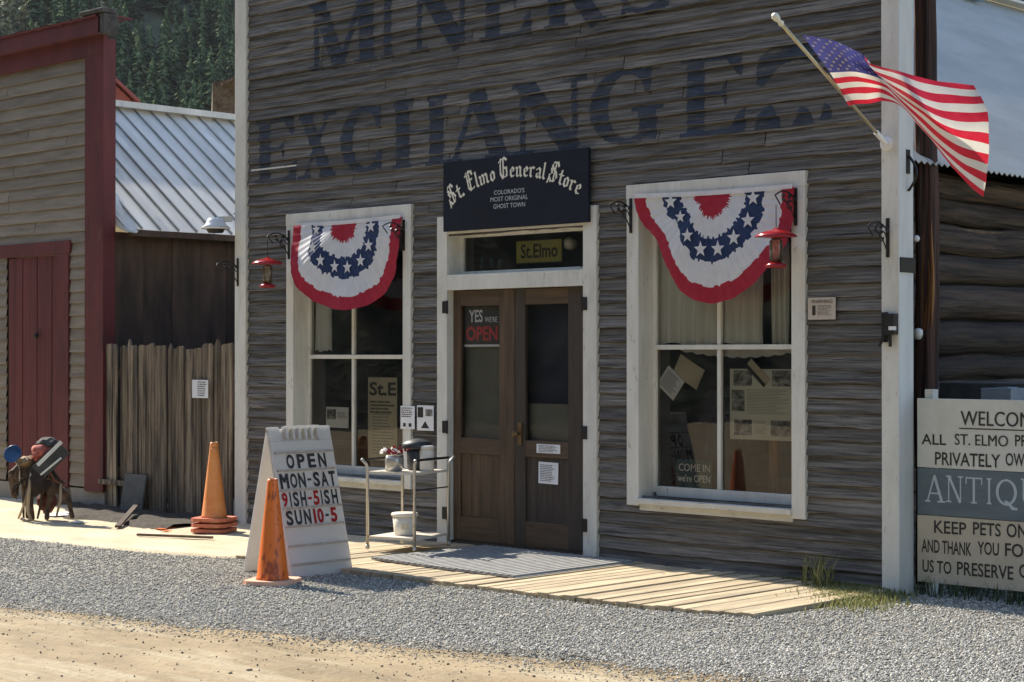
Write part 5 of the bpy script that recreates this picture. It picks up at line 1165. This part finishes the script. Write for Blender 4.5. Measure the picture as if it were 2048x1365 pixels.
# ------------------------------------------------------------------ the loaded wooden figure by the red door
O = G(85, 1040, .02); ru = Vector((_r.x,_r.y,0)); dv_ = Vector((-_r.y,_r.x,0))
def L_(u, z, d=0): return O+ru*u+dv_*d+Vector((0,0,z))
fg = thing('wooden_figure', 'brown carved pack-animal figure with stick legs beside the red door', 'figure', O)
me = bpy.data.meshes.new('body'); J = [(.10,.42,0),(-.02,.45,0),(-.13,.46,0),(-.20,.50,0),(-.26,.43,0),(-.27,.33,0),(-.265,.20,0),(-.17,.30,.06),(-.16,.15,.06),(-.155,.0,.06),(-.10,.30,-.06),(-.09,.15,-.07),(-.07,.0,-.08),(.13,.28,.08),(.22,.22,.08),(.25,.08,.08),(.27,.0,.07),(.10,.25,-.08),(.07,.12,-.08),(.06,.0,-.08),(-.33,.42,.05),(-.31,.46,-.05)]
E = [(0,1),(1,2),(2,3),(3,4),(4,5),(5,6),(2,7),(7,8),(8,9),(2,10),(10,11),(11,12),(0,13),(13,14),(14,15),(15,16),(0,17),(17,18),(18,19),(4,20),(4,21)]
rad = [.12,.135,.115,.06,.06,.05,.034,.034,.022,.026,.034,.022,.024,.04,.028,.022,.026,.04,.024,.026,.016,.016]
me.from_pydata([tuple(L_(*j)-O) for j in J], E, []); me.materials.append(M['hide']); ob = bpy.data.objects.new('body', me); COL.objects.link(ob); ob.parent = fg
sk = ob.modifiers.new('skin', 'SKIN'); ob.modifiers.new('smooth', 'SUBSURF').levels = 2; ob.modifiers['smooth'].render_levels = 2
for i, r_ in enumerate(rad): me.skin_vertices[0].data[i].radius = (r_, r_)
me.skin_vertices[0].data[0].use_root = True
b = MB(); b.tube([L_(-.06,.50,-.15), L_(-.09,.25,-.16), L_(-.10,.10,-.15), L_(-.06,.0,-.16)], [.016,.018,.016,.014], 8); b.tube([L_(-.17,.02,-.12), L_(-.11,.0,-.15), L_(-.06,.02,-.16)], .014, 8); b.build('prop_stick', M['pale_wood'], fg, smooth=True)
pc = thing('slanted_board', 'grey slanted board with pale rails strapped on the figure\'s flank', 'board', L_(.10,.55,-.15))
b = MB(); b.beam(L_(.0,.46,-.17), L_(.24,.70,-.15), .02, .16); b.build('panel', M['dark_pl'], pc); b = MB(); b.beam(L_(.0,.53,-.185), L_(.22,.75,-.165), .02, .035); b.beam(L_(.03,.44,-.185), L_(.22,.60,-.165), .02, .018); b.build('rail', M['post_side'], pc)
b = MB(); c_ = L_(-.27,.63,-.05); b.lathe([(.05,-.014),(.078,-.006),(.088,.004),(.080,.004),(.060,-.006),(.02,-.008)], c_, 22, axis=(.55,-.75,.35)); tag(b.build('blue_pan', M['blue_enamel'], smooth=True, origin=c_), 'round blue enamel pan hung above the figure\'s head', 'pan')
b = MB(); b.tube([L_(-.25,.58,-.04), L_(-.20,.48,-.04), L_(-.19,.36,-.10)], .012, 8); tag(b.build('pan_handle', M['steel'], smooth=True, origin=L_(-.2,.4)), 'thin metal rod holding up the blue pan', 'rod')
def lump(name, label, cat, c, sx, sy, sz, mt, seed):
    bm = bmesh.new(); bmesh.ops.create_icosphere(bm, subdivisions=3, radius=1); b = MB()
    for v in bm.verts:
        k_ = 1+.42*nz(v.co.x*1.8+seed,v.co.y*1.8,v.co.z*1.8)+.20*nz(v.co.x*5+seed,v.co.y*5,v.co.z*5); q_ = c+ru*(v.co.x*sx*k_)+dv_*(v.co.y*sy*k_)+Vector((0,0,v.co.z*sz*k_)); b.v.append(tuple(q_))
    for f in bm.faces: b.f.append(tuple(v.index for v in f.verts)); b.m.append(0)
    bm.free(); return tag(b.build(name, mt, smooth=True, origin=c), label, cat)
lump('red_bundle', 'salmon red cloth bundle riding on the wooden figure\'s back', 'bundle', L_(.02,.64,-.06), .11, .10, .085, M['salmon'], 1)
lump('dark_hat', 'crumpled dark brown hat on top of the red bundle', 'hat', L_(.06,.73,-.02), .10, .09, .055, M['roofing'], 5)
r8 = random.Random(8)
for k in range(9):
    u_, z_ = r8.uniform(-.2,.2), r8.uniform(.3,.62); b = MB(); b.tube([L_(u_+.05*sin(j*1.1+k), z_-.045*j*r8.uniform(.6,1.2), -.15-.01*(j % 2)) for j in range(5)], r8.uniform(.004,.008), 6); b.build('dangling_strap', [M['hide'], M['rust_strap'], M['iron']][k % 3], fg, smooth=True)
lump('dark_blanket', 'dark brown blanket hanging over the wooden figure\'s belly', 'blanket', L_(-.02,.40,-.05), .15, .14, .15, mat('dark_felt', (.014,.010,.010), (.035,.024,.022), .95, (20,20,20)), 3)
lump('red_rag', 'small dull red rag hanging behind the figure\'s legs', 'rag', L_(.02,.16,.06), .09, .05, .10, mat('dull_red_rag', (.09,.02,.018), (.15,.045,.035), .9, (20,20,20)), 17)
for k, (u0, z0_, u1, z1_) in enumerate(((-.19,.52,-.15,.0),(-.12,.30,-.20,.02),(.02,.34,-.02,.02),(.20,.35,.16,.04))):
    b = MB(); b.tube([L_(u0,z0_,-.10), L_((u0+u1)/2+.02,(z0_+z1_)/2,-.12), L_(u1,z1_,-.11)], [.012,.014,.010], 7); b.build('side_stick', M['pale_wood'] if k % 2 else M['hide'], fg, smooth=True)
lump('saddle_pad', 'tan pad across the wooden figure\'s shoulders', 'pad', L_(-.13,.55,-.02), .10, .12, .06, mat('tan_hide', (.16,.10,.05), (.24,.16,.08), .8, (12,12,12)), 8)
for k, (px, py, s_) in enumerate(((105,1032,.10),(118,1028,.08),(152,1046,.05))):
    q = gz(px, py); b = MB(); b.grid([[(q.x+s_*(i-1)*.7, q.y+s_*(j-1)*.7, .03+.012*nz(i*2+k*3,j*2)) for i in range(4)] for j in range(4)]); tag(b.build('paper_scrap', M['paper'], origin=q, solid=.003), 'scrap of white paper on the sand under the wooden figure', 'scrap', 'white scraps under the figure')
q = gz(195, 1010); lump('stone', 'low brown rock at the corner of the red-trimmed building', 'rock', Vector((q.x-.25, q.y+.1, .05)), .42, .22, .24, M['rough_brown'], 12)

# ------------------------------------------------------------------ grass by the right corner
def tuft(name, label, region, n, hmin, hmax, mt, seed):
    r_ = random.Random(seed); b = MB()
    for _ in range(n):
        x, y = region(r_); h = r_.uniform(hmin, hmax); a_ = r_.uniform(0,6.28); l_ = h*r_.uniform(.2,.8); wv = r_.uniform(.003,.006); px_, py_ = -sin(a_)*wv, cos(a_)*wv
        m_ = (x+cos(a_)*l_*.35, y+sin(a_)*l_*.35, h*.6); e_ = (x+cos(a_)*l_, y+sin(a_)*l_, h)
        b.face([(x-px_,y-py_,-.01),(x+px_,y+py_,-.01),(m_[0]+px_*.8,m_[1]+py_*.8,m_[2]),(m_[0]-px_*.8,m_[1]-py_*.8,m_[2])]); b.face([(m_[0]-px_*.8,m_[1]-py_*.8,m_[2]),(m_[0]+px_*.8,m_[1]+py_*.8,m_[2]),e_])
    o = b.build(name, mt); return tag(o, label, 'grass', kind='stuff')
mg = mat('dry_green_grass', (.13,.155,.04), (.33,.31,.13), .8, (6,6,6), island=.35, trans=.25)
def reg1(r_):
    p_ = G(r_.gauss(1710,48), r_.gauss(1180,16)); return p_.x, min(p_.y, -.05)
tuft('grass', 'short dry grass growing at the foot of the right corner post', reg1, 11000, .015, .06, mg, 3)
tuft('tall_grass', 'few thin tall blades against the siding left of the right corner post', lambda r_: (G(r_.gauss(1705,22),1170).x, -.12-r_.random()*.15), 60, .10, .28, mg, 4)
tuft('sign_weeds', 'weeds with shade painted in, growing under the welcome board', lambda r_: (wx0+r_.random()*1.6, YS+r_.uniform(-.12,.5)), 700, .04, .16, mat('shaded_weeds', (.025,.045,.015), (.06,.08,.03), .8, (5,5,5), island=.4), 6)  # coloured darker than the grass: shade under the board painted in
